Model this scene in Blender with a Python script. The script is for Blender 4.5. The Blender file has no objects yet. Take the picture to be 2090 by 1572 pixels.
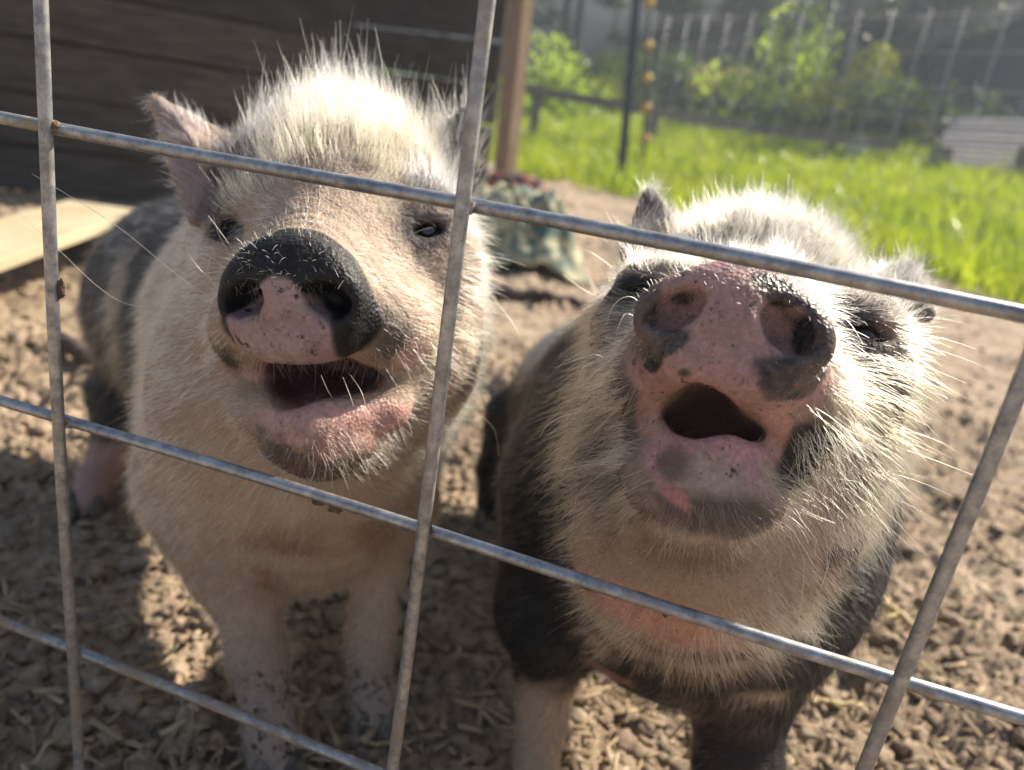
import bpy, math, random
import numpy as np
from mathutils import Matrix, Vector

scene = bpy.context.scene
col = scene.collection
rng = np.random.default_rng(7)
random.seed(7)

# ------------------------------------------------------------------ camera
FPX, CX, CY = 1585.0, 1045.0, 786.0          # focal length and centre, in photograph pixels
HCAM = 0.50                                   # camera height over the dirt
NAD = np.array([-715.0, 4474.0, FPX]); NAD /= np.linalg.norm(NAD)
UPV = -NAD
FWV = np.array([0, 0, 1.0]) - UPV[2] * UPV; FWV /= np.linalg.norm(FWV)
RTV = np.cross(FWV, UPV)
C2W = np.stack([RTV, FWV, UPV])               # camera axes (right, down, forward) -> world
CAM0 = np.array([0, 0, HCAM])

def cam2w(p):
    return np.asarray(p, float) @ C2W.T + CAM0

def P(px, py, z):                             # point seen at a pixel, z metres deep, camera axes
    return np.array([(px - CX) / FPX * z, (py - CY) / FPX * z, z])

def PW(px, py, z):
    return cam2w(P(px, py, z))

def GW(px, py, h=0.0):                        # ground point (height h) seen at a pixel, world axes
    r = np.array([(px - CX) / FPX, (py - CY) / FPX, 1.0])
    return cam2w(r * (HCAM - h) / (r @ NAD))

camd = bpy.data.cameras.new('camera')
cam = bpy.data.objects.new('camera', camd); col.objects.link(cam)
camd.sensor_width = 36.0
camd.lens = 36.0 * FPX / 2090.0
camd.clip_start = 0.01
camd.clip_end = 500.0
mw = Matrix.Identity(4)
for i, a in enumerate(((1, 0, 0), (0, -1, 0), (0, 0, -1))):
    v = np.array(a, float) @ C2W.T
    for j in range(3):
        mw[j][i] = v[j]
mw[2][3] = HCAM
cam.matrix_world = mw
camd.dof.use_dof = True
camd.dof.focus_distance = 0.345
camd.dof.aperture_fstop = 6.5
scene.camera = cam

# ------------------------------------------------------------------ sky and sun
SUN_AZ, SUN_EL = 50.0, 40.0                   # degrees to the right of the view, above the horizon
sd = Vector((math.sin(math.radians(SUN_AZ)) * math.cos(math.radians(SUN_EL)),
             math.cos(math.radians(SUN_AZ)) * math.cos(math.radians(SUN_EL)),
             math.sin(math.radians(SUN_EL))))
world = bpy.data.worlds.new('World'); scene.world = world; world.use_nodes = True
wn = world.node_tree
bg = wn.nodes['Background']
sky = wn.nodes.new('ShaderNodeTexSky'); sky.sky_type = 'NISHITA'; sky.sun_disc = False
sky.sun_elevation = math.radians(SUN_EL); sky.sun_rotation = math.radians(SUN_AZ)
wn.links.new(sky.outputs[0], bg.inputs[0]); bg.inputs[1].default_value = 0.063
sund = bpy.data.lights.new('sun', 'SUN'); sun = bpy.data.objects.new('sun', sund); col.objects.link(sun)
sund.energy = 4.8; sund.angle = math.radians(0.53); sund.color = (1.0, 0.91, 0.77)
sun.rotation_euler = sd.to_track_quat('Z', 'Y').to_euler(); sun.location = sd * 20
vs = scene.view_settings
vs.view_transform = 'Standard'; vs.look = 'None'; vs.gamma = 1.0; vs.exposure = 1.15; vs.use_curve_mapping = False
scene.cycles.max_bounces = 7; scene.cycles.diffuse_bounces = 3; scene.cycles.glossy_bounces = 4
scene.cycles.transmission_bounces = 6; scene.cycles.transparent_max_bounces = 8
scene.cycles.use_denoising = True
scene.cycles_curves.shape = 'RIBBONS'; scene.cycles_curves.subdivisions = 2

# ------------------------------------------------------------------ helpers
def tag(o, label=None, cat=None, group=None, kind=None):
    if label: o['label'] = label
    if cat: o['category'] = cat
    if group: o['group'] = group
    if kind: o['kind'] = kind
    return o

def empty(name, loc, label=None, cat=None, group=None):
    o = bpy.data.objects.new(name, None); col.objects.link(o)
    o.location = Vector(loc); o.empty_display_size = 0.02
    return tag(o, label, cat, group)

def mesh_obj(name, verts, faces, mat=None, parent=None, smooth=False, base=None):
    """verts are world coordinates; base (or the parent's location) is subtracted"""
    me = bpy.data.meshes.new(name)
    v = np.asarray(verts, float)
    if parent is not None:
        v = v - np.array(root_loc(parent))
    elif base is not None:
        v = v - np.asarray(base)
    me.from_pydata(v.tolist(), [], [list(map(int, f)) for f in faces] if not isinstance(faces, np.ndarray) else faces.tolist())
    if smooth:
        me.shade_smooth()
    me.update()
    o = bpy.data.objects.new(name, me); col.objects.link(o)
    if mat: me.materials.append(mat)
    if parent is not None: o.parent = parent
    elif base is not None: o.location = Vector(base)
    return o

def root_loc(o):
    l = np.zeros(3)
    while o is not None:
        l = l + np.array(o.location); o = o.parent
    return l

def hash3(i, j, k, seed):
    n = (i.astype(np.int64) * 374761393 + j.astype(np.int64) * 668265263 + k.astype(np.int64) * 2147483647 + seed * 1274126177) & 0xffffffff
    n = ((n ^ (n >> 13)) * 1274126177) & 0xffffffff
    return ((n ^ (n >> 16)) & 0xffff).astype(np.float32) / 65535.0

def vnoise(p, scale, seed=0):
    q = np.asarray(p, np.float64) * scale
    i = np.floor(q).astype(np.int64); f = (q - i).astype(np.float32); f = f * f * (3 - 2 * f)
    out = 0
    for a in (0, 1):
        for b in (0, 1):
            for c in (0, 1):
                w = (f[:, 0] if a else 1 - f[:, 0]) * (f[:, 1] if b else 1 - f[:, 1]) * (f[:, 2] if c else 1 - f[:, 2])
                out = out + w * hash3(i[:, 0] + a, i[:, 1] + b, i[:, 2] + c, seed)
    return out

def fbm(p, scale, seed=0, octs=3):
    s = 0; a = 0.5; t = 0
    for o in range(octs):
        s = s + a * vnoise(p, scale * 2 ** o, seed + o); t += a; a *= 0.5
    return s / t

def sstep(e0, e1, x):
    t = np.clip((x - e0) / (e1 - e0), 0, 1)
    return t * t * (3 - 2 * t)

# ------------------------------------------------------------------ materials
MATS = {}
def nodemat(name):
    m = bpy.data.materials.new(name); m.use_nodes = True
    nt = m.node_tree; b = nt.nodes['Principled BSDF']
    MATS[name] = m
    return m, nt, b

def N(nt, t, **kw):
    n = nt.nodes.new(t)
    for k, v in kw.items():
        if k.startswith('i_'):
            n.inputs[k[2:].replace('_', ' ')].default_value = v
        else:
            setattr(n, k, v)
    return n

def ramp(nt, fac, stops):
    r = nt.nodes.new('ShaderNodeValToRGB')
    el = r.color_ramp.elements
    while len(el) < len(stops): el.new(0.5)
    for e, (p, c) in zip(el, stops):
        e.position = p; e.color = (*c, 1) if len(c) == 3 else c
    nt.links.new(fac, r.inputs[0])
    return r

def simple(name, stops, scale, rough=0.8, bump=0.0, bscale=None, spec=0.3, metallic=0.0, stretch=None, detail=6):
    m, nt, b = nodemat(name)
    tc = N(nt, 'ShaderNodeTexCoord')
    src = tc.outputs['Object']
    if stretch:
        mp = N(nt, 'ShaderNodeMapping'); mp.inputs['Scale'].default_value = stretch
        nt.links.new(src, mp.inputs[0]); src = mp.outputs[0]
    no = N(nt, 'ShaderNodeTexNoise'); no.inputs['Scale'].default_value = scale; no.inputs['Detail'].default_value = detail
    nt.links.new(src, no.inputs['Vector'])
    r = ramp(nt, no.outputs['Fac'], stops)
    nt.links.new(r.outputs[0], b.inputs['Base Color'])
    b.inputs['Roughness'].default_value = rough
    b.inputs['Specular IOR Level'].default_value = spec
    b.inputs['Metallic'].default_value = metallic
    if bump:
        n2 = N(nt, 'ShaderNodeTexNoise'); n2.inputs['Scale'].default_value = bscale or scale * 4; n2.inputs['Detail'].default_value = 8
        nt.links.new(src, n2.inputs['Vector'])
        bp = N(nt, 'ShaderNodeBump'); bp.inputs['Strength'].default_value = bump; bp.inputs['Distance'].default_value = 0.01
        nt.links.new(n2.outputs['Fac'], bp.inputs['Height']); nt.links.new(bp.outputs[0], b.inputs['Normal'])
    return m

# ------------------------------------------------------------------ terrain
EA, EB = GW(1265, 398)[:2], GW(2090, 612)[:2]            # edge of the pen: dirt on this side, grass beyond
ed = (EB - EA) / np.linalg.norm(EB - EA); en = np.array([-ed[1], ed[0]])
if en[1] < 0: en = -en

def beyond(x, y):
    return (x - EA[0]) * en[0] + (y - EA[1]) * en[1]

def terr(x, y):
    """smooth height of the land"""
    t = beyond(x, y)
    a = np.maximum(t, 0)
    h = 0.125 * a * sstep(0, 2.0, a)
    h = h + 0.36 * np.maximum(a - 9.0, 0) * sstep(9, 15, a)
    return np.minimum(h, 6.5 + 0.004 * a)

def GT(px, py, up=0.0):
    """point of the land seen at a pixel, world axes"""
    r = (P(px, py, 1.0)) @ C2W.T
    z = .3
    for _ in range(4000):
        p = CAM0 + r * z
        d = p[2] - up - float(terr(np.array([p[0]]), np.array([p[1]]))[0])
        if d < .002: break
        z += max(.003, d * .25)
        if z > 200: break
    return p

def clods(x, y):
    """roughness of trampled dirt"""
    p = np.stack([x, y, 0 * x], 1)
    t = beyond(x, y)
    pen = 1 - sstep(-.2, .4, t)
    h = (fbm(p, 7, 21, 3) - .5) * .05
    b = np.abs(fbm(p, 26, 31, 3) - .5) * 2
    h += (.5 - b) * .024
    v = vnoise(p, 95, 41); w = vnoise(p, 210, 43)
    big = sstep(.55, .8, fbm(p, 5, 61, 2))
    h += sstep(.45, .85, v) * (.004 + .010 * big) + sstep(.5, .9, w) * .006 + sstep(.35, .75, vnoise(p, 48, 66)) * .02 * big
    tr = .25 + .75 * sstep(.38, .62, fbm(p, 2.6, 57, 2))          # trodden flat in places
    h += (vnoise(p, 330, 44) - .5) * .006
    return h * tr * (.15 + .85 * pen) - .004

def fast_mesh(name, V, F, mat, parent=None, smooth=False):
    """V (n,3) world, F (m,3) or (m,4) int array"""
    me = bpy.data.meshes.new(name)
    V = np.asarray(V, np.float32); F = np.asarray(F, np.int32)
    if parent is not None: V = (V - root_loc(parent)).astype(np.float32)
    me.vertices.add(len(V)); me.vertices.foreach_set('co', V.ravel())
    k = F.shape[1]
    me.loops.add(F.size); me.loops.foreach_set('vertex_index', F.ravel())
    me.polygons.add(len(F)); me.polygons.foreach_set('loop_start', np.arange(0, F.size, k, dtype=np.int32))
    me.update(calc_edges=True); me.validate()
    if smooth: me.shade_smooth()
    if mat: me.materials.append(mat)
    o = bpy.data.objects.new(name, me); col.objects.link(o)
    if parent is not None: o.parent = parent
    return o

ang = np.concatenate([np.radians(np.arange(-180, -52, 8)), np.radians(np.linspace(-52, 52, 620)), np.radians(np.arange(60, 180, 8))])
rad_ = np.concatenate([[.02, .1], np.geomspace(.2, 12, 560), np.geomspace(12.4, 240, 60)])
A_, R_ = np.meshgrid(ang, rad_, indexing='ij')
gx = (np.sin(A_) * R_).ravel(); gy = (np.cos(A_) * R_).ravel()
gz = terr(gx, gy) + clods(gx, gy)
na, nr = A_.shape
ii = np.arange(na * nr).reshape(na, nr); ij = np.roll(ii, -1, axis=0)
gf = np.stack([ii[:, :-1].ravel(), ii[:, 1:].ravel(), ij[:, 1:].ravel(), ij[:, :-1].ravel()], 1)
gv = np.concatenate([np.stack([gx, gy, gz], 1), [[0, 0, 0]]])

dirt, nt, b = nodemat('dirt')
tc = N(nt, 'ShaderNodeTexCoord')
d1 = N(nt, 'ShaderNodeTexNoise'); d1.inputs['Scale'].default_value = 5; d1.inputs['Detail'].default_value = 8; d1.inputs['Roughness'].default_value = .65
d2 = N(nt, 'ShaderNodeTexNoise'); d2.inputs['Scale'].default_value = 95; d2.inputs['Detail'].default_value = 8; d2.inputs['Roughness'].default_value = .7
for n_ in (d1, d2): nt.links.new(tc.outputs['Object'], n_.inputs['Vector'])
c1 = ramp(nt, d1.outputs['Fac'], [(.25, (.22, .165, .115)), (.5, (.40, .31, .22)), (.75, (.58, .465, .335))])
c2 = ramp(nt, d2.outputs['Fac'], [(.28, (.38, .34, .32)), (.5, (.92, .9, .88)), (.72, (1.35, 1.32, 1.25))])
mx = N(nt, 'ShaderNodeMix', data_type='RGBA', blend_type='MULTIPLY'); mx.inputs[0].default_value = 1
nt.links.new(c1.outputs[0], mx.inputs[6]); nt.links.new(c2.outputs[0], mx.inputs[7])
# grass soil beyond the pen, forest floor darkened in colour for the bank's shade
ab = N(nt, 'ShaderNodeAttribute'); ab.attribute_name = 'turf'
mg = N(nt, 'ShaderNodeMix', data_type='RGBA'); mg.inputs[7].default_value = (.055, .085, .016, 1)
nt.links.new(ab.outputs['Fac'], mg.inputs[0]); nt.links.new(mx.outputs[2], mg.inputs[6])
al = N(nt, 'ShaderNodeAttribute'); al.attribute_name = 'litter_shade'
ml = N(nt, 'ShaderNodeMix', data_type='RGBA'); ml.inputs[7].default_value = (.03, .034, .04, 1)
nt.links.new(al.outputs['Fac'], ml.inputs[0]); nt.links.new(mg.outputs[2], ml.inputs[6])
nt.links.new(ml.outputs[2], b.inputs['Base Color'])
b.inputs['Roughness'].default_value = .9; b.inputs['Specular IOR Level'].default_value = .25
bp = N(nt, 'ShaderNodeBump'); bp.inputs['Strength'].default_value = .9; bp.inputs['Distance'].default_value = .006
nt.links.new(d2.outputs['Fac'], bp.inputs['Height']); nt.links.new(bp.outputs[0], b.inputs['Normal'])

ground = fast_mesh('ground', gv, gf, dirt, smooth=True); ground['kind'] = 'structure'
tb = np.append(beyond(gx, gy), -5)
turf = sstep(-.15, .35, tb + (fbm(gv, 3, 5) - .5) * .8); litter_shade = sstep(9, 13, tb)
for k, v in (('turf', turf), ('litter_shade', litter_shade)):
    a = ground.data.attributes.new(k, 'FLOAT', 'POINT'); a.data.foreach_set('value', v.astype(np.float32))

# ------------------------------------------------------------------ wire panel between the camera and the pigs
FU = np.array([6113.0, 1539.0, -FPX]); FU -= NAD * (FU @ NAD); FU /= np.linalg.norm(FU)
FN = np.cross(FU, NAD); FN = FN if FN[2] > 0 else -FN
FS = .288
def FPt(u, v, off=0.0):
    """u along the panel, v down it (metres), off towards the pigs"""
    return cam2w(FN * (FS + off) + FU * u + NAD * v)

def tube(name, pts, r, mat, parent, sides=10, wob=None):
    pts = np.asarray(pts, float)
    t = np.gradient(pts, axis=0); t /= np.linalg.norm(t, axis=1)[:, None]
    ref = np.array([.31, .87, .39]); a = np.cross(t, ref); a /= np.linalg.norm(a, axis=1)[:, None]; c = np.cross(t, a)
    th = np.linspace(0, 2 * math.pi, sides + 1)[:-1]
    r = np.broadcast_to(np.asarray(r, float), (len(pts),))
    V = pts[:, None] + r[:, None, None] * (np.cos(th)[None, :, None] * a[:, None] + np.sin(th)[None, :, None] * c[:, None])
    n = len(pts); ii = np.arange(n * sides).reshape(n, sides)
    F = np.stack([ii[:-1], np.roll(ii, -1, 1)[:-1], np.roll(ii, -1, 1)[1:], ii[1:]], -1).reshape(-1, 4)
    V = V.reshape(-1, 3)
    o = mesh_obj(name, V, [tuple(f) for f in F] + [tuple(ii[0][::-1]), tuple(ii[-1])], mat, parent, smooth=True)
    return o

wirem, nt, b = nodemat('galvanised_wire')
tc = N(nt, 'ShaderNodeTexCoord')
w1 = N(nt, 'ShaderNodeTexNoise'); w1.inputs['Scale'].default_value = 150; w1.inputs['Detail'].default_value = 8; w1.inputs['Roughness'].default_value = .7
w2 = N(nt, 'ShaderNodeTexNoise'); w2.inputs['Scale'].default_value = 34; w2.inputs['Detail'].default_value = 9; w2.inputs['Roughness'].default_value = .72
w3 = N(nt, 'ShaderNodeTexNoise'); w3.inputs['Scale'].default_value = 9; w3.inputs['Detail'].default_value = 4
for n_ in (w1, w2, w3): nt.links.new(tc.outputs['Object'], n_.inputs['Vector'])
zc = ramp(nt, w1.outputs['Fac'], [(.3, (.16, .165, .18)), (.5, (.34, .35, .37)), (.72, (.56, .56, .55))])
am_ = N(nt, 'ShaderNodeAttribute'); am_.attribute_name = 'grime'
sm_ = N(nt, 'ShaderNodeMath', operation='ADD'); nt.links.new(w2.outputs['Fac'], sm_.inputs[0]); nt.links.new(am_.outputs['Fac'], sm_.inputs[1])
s3 = N(nt, 'ShaderNodeMath', operation='MULTIPLY_ADD'); s3.inputs[1].default_value = .5; s3.inputs[2].default_value = -.25; nt.links.new(w3.outputs['Fac'], s3.inputs[0])
s4 = N(nt, 'ShaderNodeMath', operation='ADD'); nt.links.new(sm_.outputs[0], s4.inputs[0]); nt.links.new(s3.outputs[0], s4.inputs[1]); sm_ = s4
mr_ = N(nt, 'ShaderNodeMapRange'); mr_.inputs['From Min'].default_value = .60; mr_.inputs['From Max'].default_value = .78
nt.links.new(sm_.outputs[0], mr_.inputs['Value'])
mc = ramp(nt, w3.outputs['Fac'], [(.35, (.20, .14, .09)), (.65, (.34, .27, .19))])
mx = N(nt, 'ShaderNodeMix', data_type='RGBA'); nt.links.new(mr_.outputs[0], mx.inputs[0]); nt.links.new(zc.outputs[0], mx.inputs[6]); nt.links.new(mc.outputs[0], mx.inputs[7])
nt.links.new(mx.outputs[2], b.inputs['Base Color'])
iv = N(nt, 'ShaderNodeMapRange'); iv.inputs['To Min'].default_value = .72; iv.inputs['To Max'].default_value = 0.0; nt.links.new(mr_.outputs[0], iv.inputs['Value'])
nt.links.new(iv.outputs[0], b.inputs['Metallic'])
rr_ = N(nt, 'ShaderNodeMapRange'); rr_.inputs['To Min'].default_value = .4; rr_.inputs['To Max'].default_value = .85; nt.links.new(mr_.outputs[0], rr_.inputs['Value'])
nt.links.new(rr_.outputs[0], b.inputs['Roughness'])
bp = N(nt, 'ShaderNodeBump'); bp.inputs['Strength'].default_value = .35; bp.inputs['Distance'].default_value = .0008
nt.links.new(w2.outputs['Fac'], bp.inputs['Height']); nt.links.new(bp.outputs[0], b.inputs['Normal'])
weldm = simple('weld_rust', [(.3, (.10, .05, .025)), (.5, (.24, .15, .09)), (.65, (.40, .38, .36))], 500, rough=.8, bump=.4)

panel = empty('wire_panel', FPt(0, HCAM), 'galvanised welded wire panel with rusty joints, standing in front of the pigs', 'fence')
us_ = [-.3112 - .2032 * 2 + .2032 * i for i in range(7)]
vs_ = [.0381 - .1475 * 3 + .1475 * i for i in range(8)]
def grime(o, f):
    me = o.data; n = len(me.vertices); co = np.empty(n * 3, np.float32); me.vertices.foreach_get('co', co)
    z = co.reshape(-1, 3)[:, 2] + root_loc(o)[2]
    a = me.attributes.new('grime', 'FLOAT', 'POINT'); a.data.foreach_set('value', f(co.reshape(-1, 3), z).astype(np.float32))
for i, u in enumerate(us_):
    vv = np.linspace(-.55, HCAM - .01, 40)
    p = np.array([FPt(u + .0011 * math.sin(v * 9 + i * 2), v, .0007 * math.sin(v * 14 + i)) for v in vv])
    o = tube('wire', p, .0031, wirem, panel)
    grime(o, lambda c, z: .05 + .17 * sstep(.45, .12, z))
for j, v in enumerate(vs_):
    if v > HCAM - .005: continue
    uu = np.linspace(us_[0] - .02, us_[-1] + .02, 60)
    p = np.array([FPt(u, v + .0010 * math.sin(u * 11 + j * 1.7), .0056 + .0006 * math.sin(u * 17 + j)) for u in uu])
    o = tube('wire', p, .0030, wirem, panel)
    grime(o, lambda c, z: .045 + .15 * sstep(.40, .12, z))
# welds where the wires cross
def lump(name, c, r, mat, parent, seed, sq=(1, 1, 1), n=(8, 12), rough=.25):
    uu, vv = np.meshgrid(np.linspace(0, math.pi, n[0]), np.linspace(0, 2 * math.pi, n[1] + 1)[:-1], indexing='ij')
    d = np.stack([np.sin(uu) * np.cos(vv), np.sin(uu) * np.sin(vv), np.cos(uu)], -1).reshape(-1, 3)
    k = 1 + rough * 2 * (vnoise(d * 1.0 + seed * 3.7, 1.9, seed) - .5)
    V = d * k[:, None] * r * np.array(sq) + np.asarray(c)
    ii = np.arange(n[0] * n[1]).reshape(n)
    F = np.stack([ii[:-1], ii[1:], np.roll(ii, -1, 1)[1:], np.roll(ii, -1, 1)[:-1]], -1).reshape(-1, 4)
    return mesh_obj(name, V, [tuple(f) for f in F], mat, parent, smooth=True)
for i in range(1, 6):
    for j in range(2, 7):
        if vs_[j] < HCAM - .01:
            lump('weld', FPt(us_[i] + .0012, vs_[j], .0030), .0026, weldm, panel, i * 9 + j, sq=(1.25, .9, 1.15))

# mud dried onto the wires
mudm = simple('dried_mud', [(.3, (.07, .05, .035)), (.7, (.20, .15, .10))], 200, rough=.95, bump=.6)
def uv_at(px, py):
    r = P(px, py, 1.0); q = r * (FS / (r @ FN)); return q @ FU, q @ NAD
for k, (px_, py_, r_, sq_) in enumerate(((116, 592, .0022, (.8, .8, 2.2)), (672, 1049, .0024, (1.6, .9, 1)), (640, 1035, .0017, (2.2, .8, .8)), (1375, 1262, .0016, (2.5, .8, .9)),
                                      (1360, 1250, .0015, (1, 1, 2.0)), (1195, 1220, .0018, (2.6, .9, .8)), (1690, 1362, .0017, (2.4, .9, .8)), (1832, 1250, .0017, (.9, .9, 2.6)), (905, 760, .0014, (.9, .9, 3)), (870, 1080, .0018, (1, 1, 1.6)), (1945, 1040, .0014, (.8, .8, 3)))):
    u_, v_ = uv_at(px_, py_)
    du, dv = min(us_, key=lambda a: abs(a - u_)), min(vs_, key=lambda a: abs(a - v_))
    off_ = .0012
    if abs(du - u_) < abs(dv - v_): u_ = du + .0026
    else: v_ = dv + .0024; off_ = .0056
    lump('mud', FPt(u_, v_, off_), r_, mudm, panel, 70 + k, sq=sq_, n=(7, 9), rough=.5)
# ------------------------------------------------------------------ pigs: signed-distance sculpting
def ell(p, c, R, r):
    q = (p - c) @ R.T if R is not None else p - c
    r = np.asarray(r, np.float32)
    k0 = np.sqrt(((q / r) ** 2).sum(1)); k1 = np.sqrt(((q / (r * r)) ** 2).sum(1)) + 1e-9
    return k0 * (k0 - 1) / k1

def cap(p, a, b, r0, r1):
    pa = p - a; ba = b - a
    t = np.clip(pa @ ba / (ba @ ba), 0, 1)
    return np.sqrt(((pa - t[:, None] * ba) ** 2).sum(1)) - (r0 + t * (r1 - r0))

def tri(p, a, b, c, th):
    ba, cb, ac = b - a, c - b, a - c
    pa, pb, pc = p - a, p - b, p - c
    n = np.cross(ba, ac)
    s = (np.sign(pa @ np.cross(ba, n)) + np.sign(pb @ np.cross(cb, n)) + np.sign(pc @ np.cross(ac, n)))
    def e(pp, v):
        t = np.clip(pp @ v / (v @ v), 0, 1)
        w = pp - t[:, None] * v
        return (w * w).sum(1)
    d_e = np.minimum(np.minimum(e(pa, ba), e(pb, cb)), e(pc, ac))
    d_f = (pa @ n) ** 2 / (n @ n)
    return np.sqrt(np.where(s < 2.0, d_e, d_f)) - th

def smin(a, b, k):
    h = np.maximum(k - np.abs(a - b), 0) / k
    return np.minimum(a, b) - h * h * k * 0.25

def smax(a, b, k):
    return -smin(-a, -b, k)

class Shape:
    def __init__(s): s.ops = []
    def add(s, fn, k, mode='u'): s.ops.append((fn, np.float32(k), mode))
    def __call__(s, p, mask=None, bid=None):
        p = p.astype(np.float32)
        d = np.full(len(p), 9.0, np.float32)
        for n, (fn, k, mode) in enumerate(s.ops):
            if mask is None:
                e = fn(p)
                d = smin(d, e, k) if mode == 'u' else smax(d, -e, k)
            else:
                sel = np.nonzero(mask[n][bid])[0]
                if not len(sel): continue
                e = fn(p[sel])
                d[sel] = smin(d[sel], e, k) if mode == 'u' else smax(d[sel], -e, k)
        return d
    def block_mask(s, p, diag):
        """which pieces can matter inside each block"""
        p = p.astype(np.float32)
        es = [fn(p) for fn, k, m in s.ops]
        d = np.full(len(p), 9.0, np.float32)
        for e, (fn, k, mode) in zip(es, s.ops):
            d = smin(d, e, k) if mode == 'u' else smax(d, -e, k)
        return d, [e < np.maximum(d, 0) + 3.5 * diag + 2 * k + .004 if m == 'u' else e < 2.5 * diag + 2 * k for e, (fn, k, m) in zip(es, s.ops)]
    def hit(s, px, py, z0=0.2, n=90):
        """point of the surface seen at a pixel (camera axes)"""
        r = P(px, py, 1.0); z = z0; ln = np.linalg.norm(r)
        for _ in range(n):
            d = float(s(np.array([r * z]))[0]); z += 0.7 * d / ln
            if abs(d) < 2e-4 or z > 3: break
        return r * z

def graded(lo, hi, flo, fhi, hf, hc):
    out = [flo]
    n = int(round((fhi - flo) / hf)); out = list(np.linspace(flo, fhi, n + 1))
    h = hf
    while out[-1] < hi:
        h = min(h * 1.12, hc); out.append(out[-1] + h)
    h = hf
    while out[0] > lo:
        h = min(h * 1.12, hc); out.insert(0, out[0] - h)
    while (len(out) - 1) % 8: out.append(out[-1] + hc)
    return np.array(out, np.float32)

def surface(shape, ax):
    X, Y, Z = ax
    n = [len(a) for a in ax]
    nb = [(m - 1) // 8 for m in n]
    D = np.empty(n, np.float32)
    ci = [np.minimum(np.arange(b) * 8 + 4, m - 1) for b, m in zip(nb, n)]
    cg = np.stack(np.meshgrid(X[ci[0]], Y[ci[1]], Z[ci[2]], indexing='ij'), -1).reshape(-1, 3)
    hx = [np.array([a[8 * i + 8] - a[8 * i] for i in range(b)]) for a, b in zip(ax, nb)]
    diag = np.sqrt(hx[0][:, None, None] ** 2 + hx[1][None, :, None] ** 2 + hx[2][None, None, :] ** 2) * 0.5
    cdf, masks = shape.block_mask(cg, diag.ravel().astype(np.float32))
    cd = cdf.reshape(nb)
    act = np.abs(cd) < diag * 1.5 + 0.004
    def idx(m, b): return np.minimum(np.arange(m) // 8, b - 1)
    ii = [idx(m, b) for m, b in zip(n, nb)]
    D[:] = np.where(cd > 0, 1.0, -1.0).astype(np.float32)[np.ix_(*ii)]
    pact = act[np.ix_(*ii)]
    # block borders belong to both neighbours
    for axn in range(3):
        sl = [slice(None)] * 3; s2 = [slice(None)] * 3
        b = np.arange(8, n[axn], 8)
        sl[axn] = b; s2[axn] = b - 1
        pact[tuple(sl)] |= pact[tuple(s2)]
    q = np.nonzero(pact)
    pts = np.stack([X[q[0]], Y[q[1]], Z[q[2]]], 1)
    # a point on a block border takes the block before it or after it, whichever is active
    def blk(a, b, m): return np.minimum(a // 8, b - 1)
    b0 = [blk(q[a], nb[a], n[a]) for a in range(3)]
    bact = act[b0[0], b0[1], b0[2]]
    bid = (b0[0] * nb[1] + b0[1]) * nb[2] + b0[2]
    vals = np.empty(len(pts), np.float32)
    io = np.nonzero(bact)[0]
    for i in range(0, len(io), 500000):
        ix = io[i:i + 500000]; vals[ix] = shape(pts[ix], masks, bid[ix])
    io = np.nonzero(~bact)[0]
    for i in range(0, len(io), 300000):
        ix = io[i:i + 300000]; vals[ix] = shape(pts[ix])
    D[q] = vals
    S = D < 0
    # cells with a sign change
    cnt = np.zeros([m - 1 for m in n], np.int8)
    for a in (0, 1):
        for b in (0, 1):
            for c in (0, 1):
                cnt += S[a:n[0] - 1 + a, b:n[1] - 1 + b, c:n[2] - 1 + c]
    mixed = (cnt > 0) & (cnt < 8)
    cx, cy, cz = np.nonzero(mixed)
    vid = np.full(mixed.shape, -1, np.int32); vid[mixed] = np.arange(len(cx))
    acc = np.zeros((len(cx), 3), np.float64); num = np.zeros(len(cx))
    corners = [(a, b, c) for a in (0, 1) for b in (0, 1) for c in (0, 1)]
    for u in corners:
        for axn in range(3):
            if u[axn]: continue
            v = list(u); v[axn] = 1
            d0 = D[cx + u[0], cy + u[1], cz + u[2]]; d1 = D[cx + v[0], cy + v[1], cz + v[2]]
            m = (d0 < 0) != (d1 < 0)
            t = np.where(m, d0 / np.where(m, d0 - d1, 1), 0)
            p0 = np.stack([X[cx + u[0]], Y[cy + u[1]], Z[cz + u[2]]], 1)
            p1 = np.stack([X[cx + v[0]], Y[cy + v[1]], Z[cz + v[2]]], 1)
            acc += np.where(m[:, None], p0 + (p1 - p0) * t[:, None], 0); num += m
    V = acc / num[:, None]
    F = []
    for axn in range(3):
        o1, o2 = (axn + 1) % 3, (axn + 2) % 3
        s0 = [slice(None)] * 3; s1 = [slice(None)] * 3
        s0[axn] = slice(0, n[axn] - 1); s1[axn] = slice(1, n[axn])
        ch = S[tuple(s0)] != S[tuple(s1)]
        e = np.nonzero(ch)
        ok = (e[o1] > 0) & (e[o2] > 0) & (e[o1] < n[o1] - 1) & (e[o2] < n[o2] - 1)
        e = [k[ok] for k in e]
        inside = S[e[0], e[1], e[2]]
        def cell(d1, d2):
            c = [e[0].copy(), e[1].copy(), e[2].copy()]
            c[o1] = c[o1] - d1; c[o2] = c[o2] - d2
            return vid[c[0], c[1], c[2]]
        qd = np.stack([cell(1, 1), cell(0, 1), cell(0, 0), cell(1, 0)], 1)
        qd[~inside] = qd[~inside][:, ::-1]
        F.append(qd)
    F = np.concatenate(F)
    F = F[(F >= 0).all(1)]
    return V, F

def vnormals(V, F):
    n = np.cross(V[F[:, 2]] - V[F[:, 0]], V[F[:, 3]] - V[F[:, 1]])
    out = np.zeros_like(V)
    for k in range(4):
        for a in range(3):
            out[:, a] += np.bincount(F[:, k], n[:, a], len(V))
    return out / (np.linalg.norm(out, axis=1)[:, None] + 1e-12)

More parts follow.
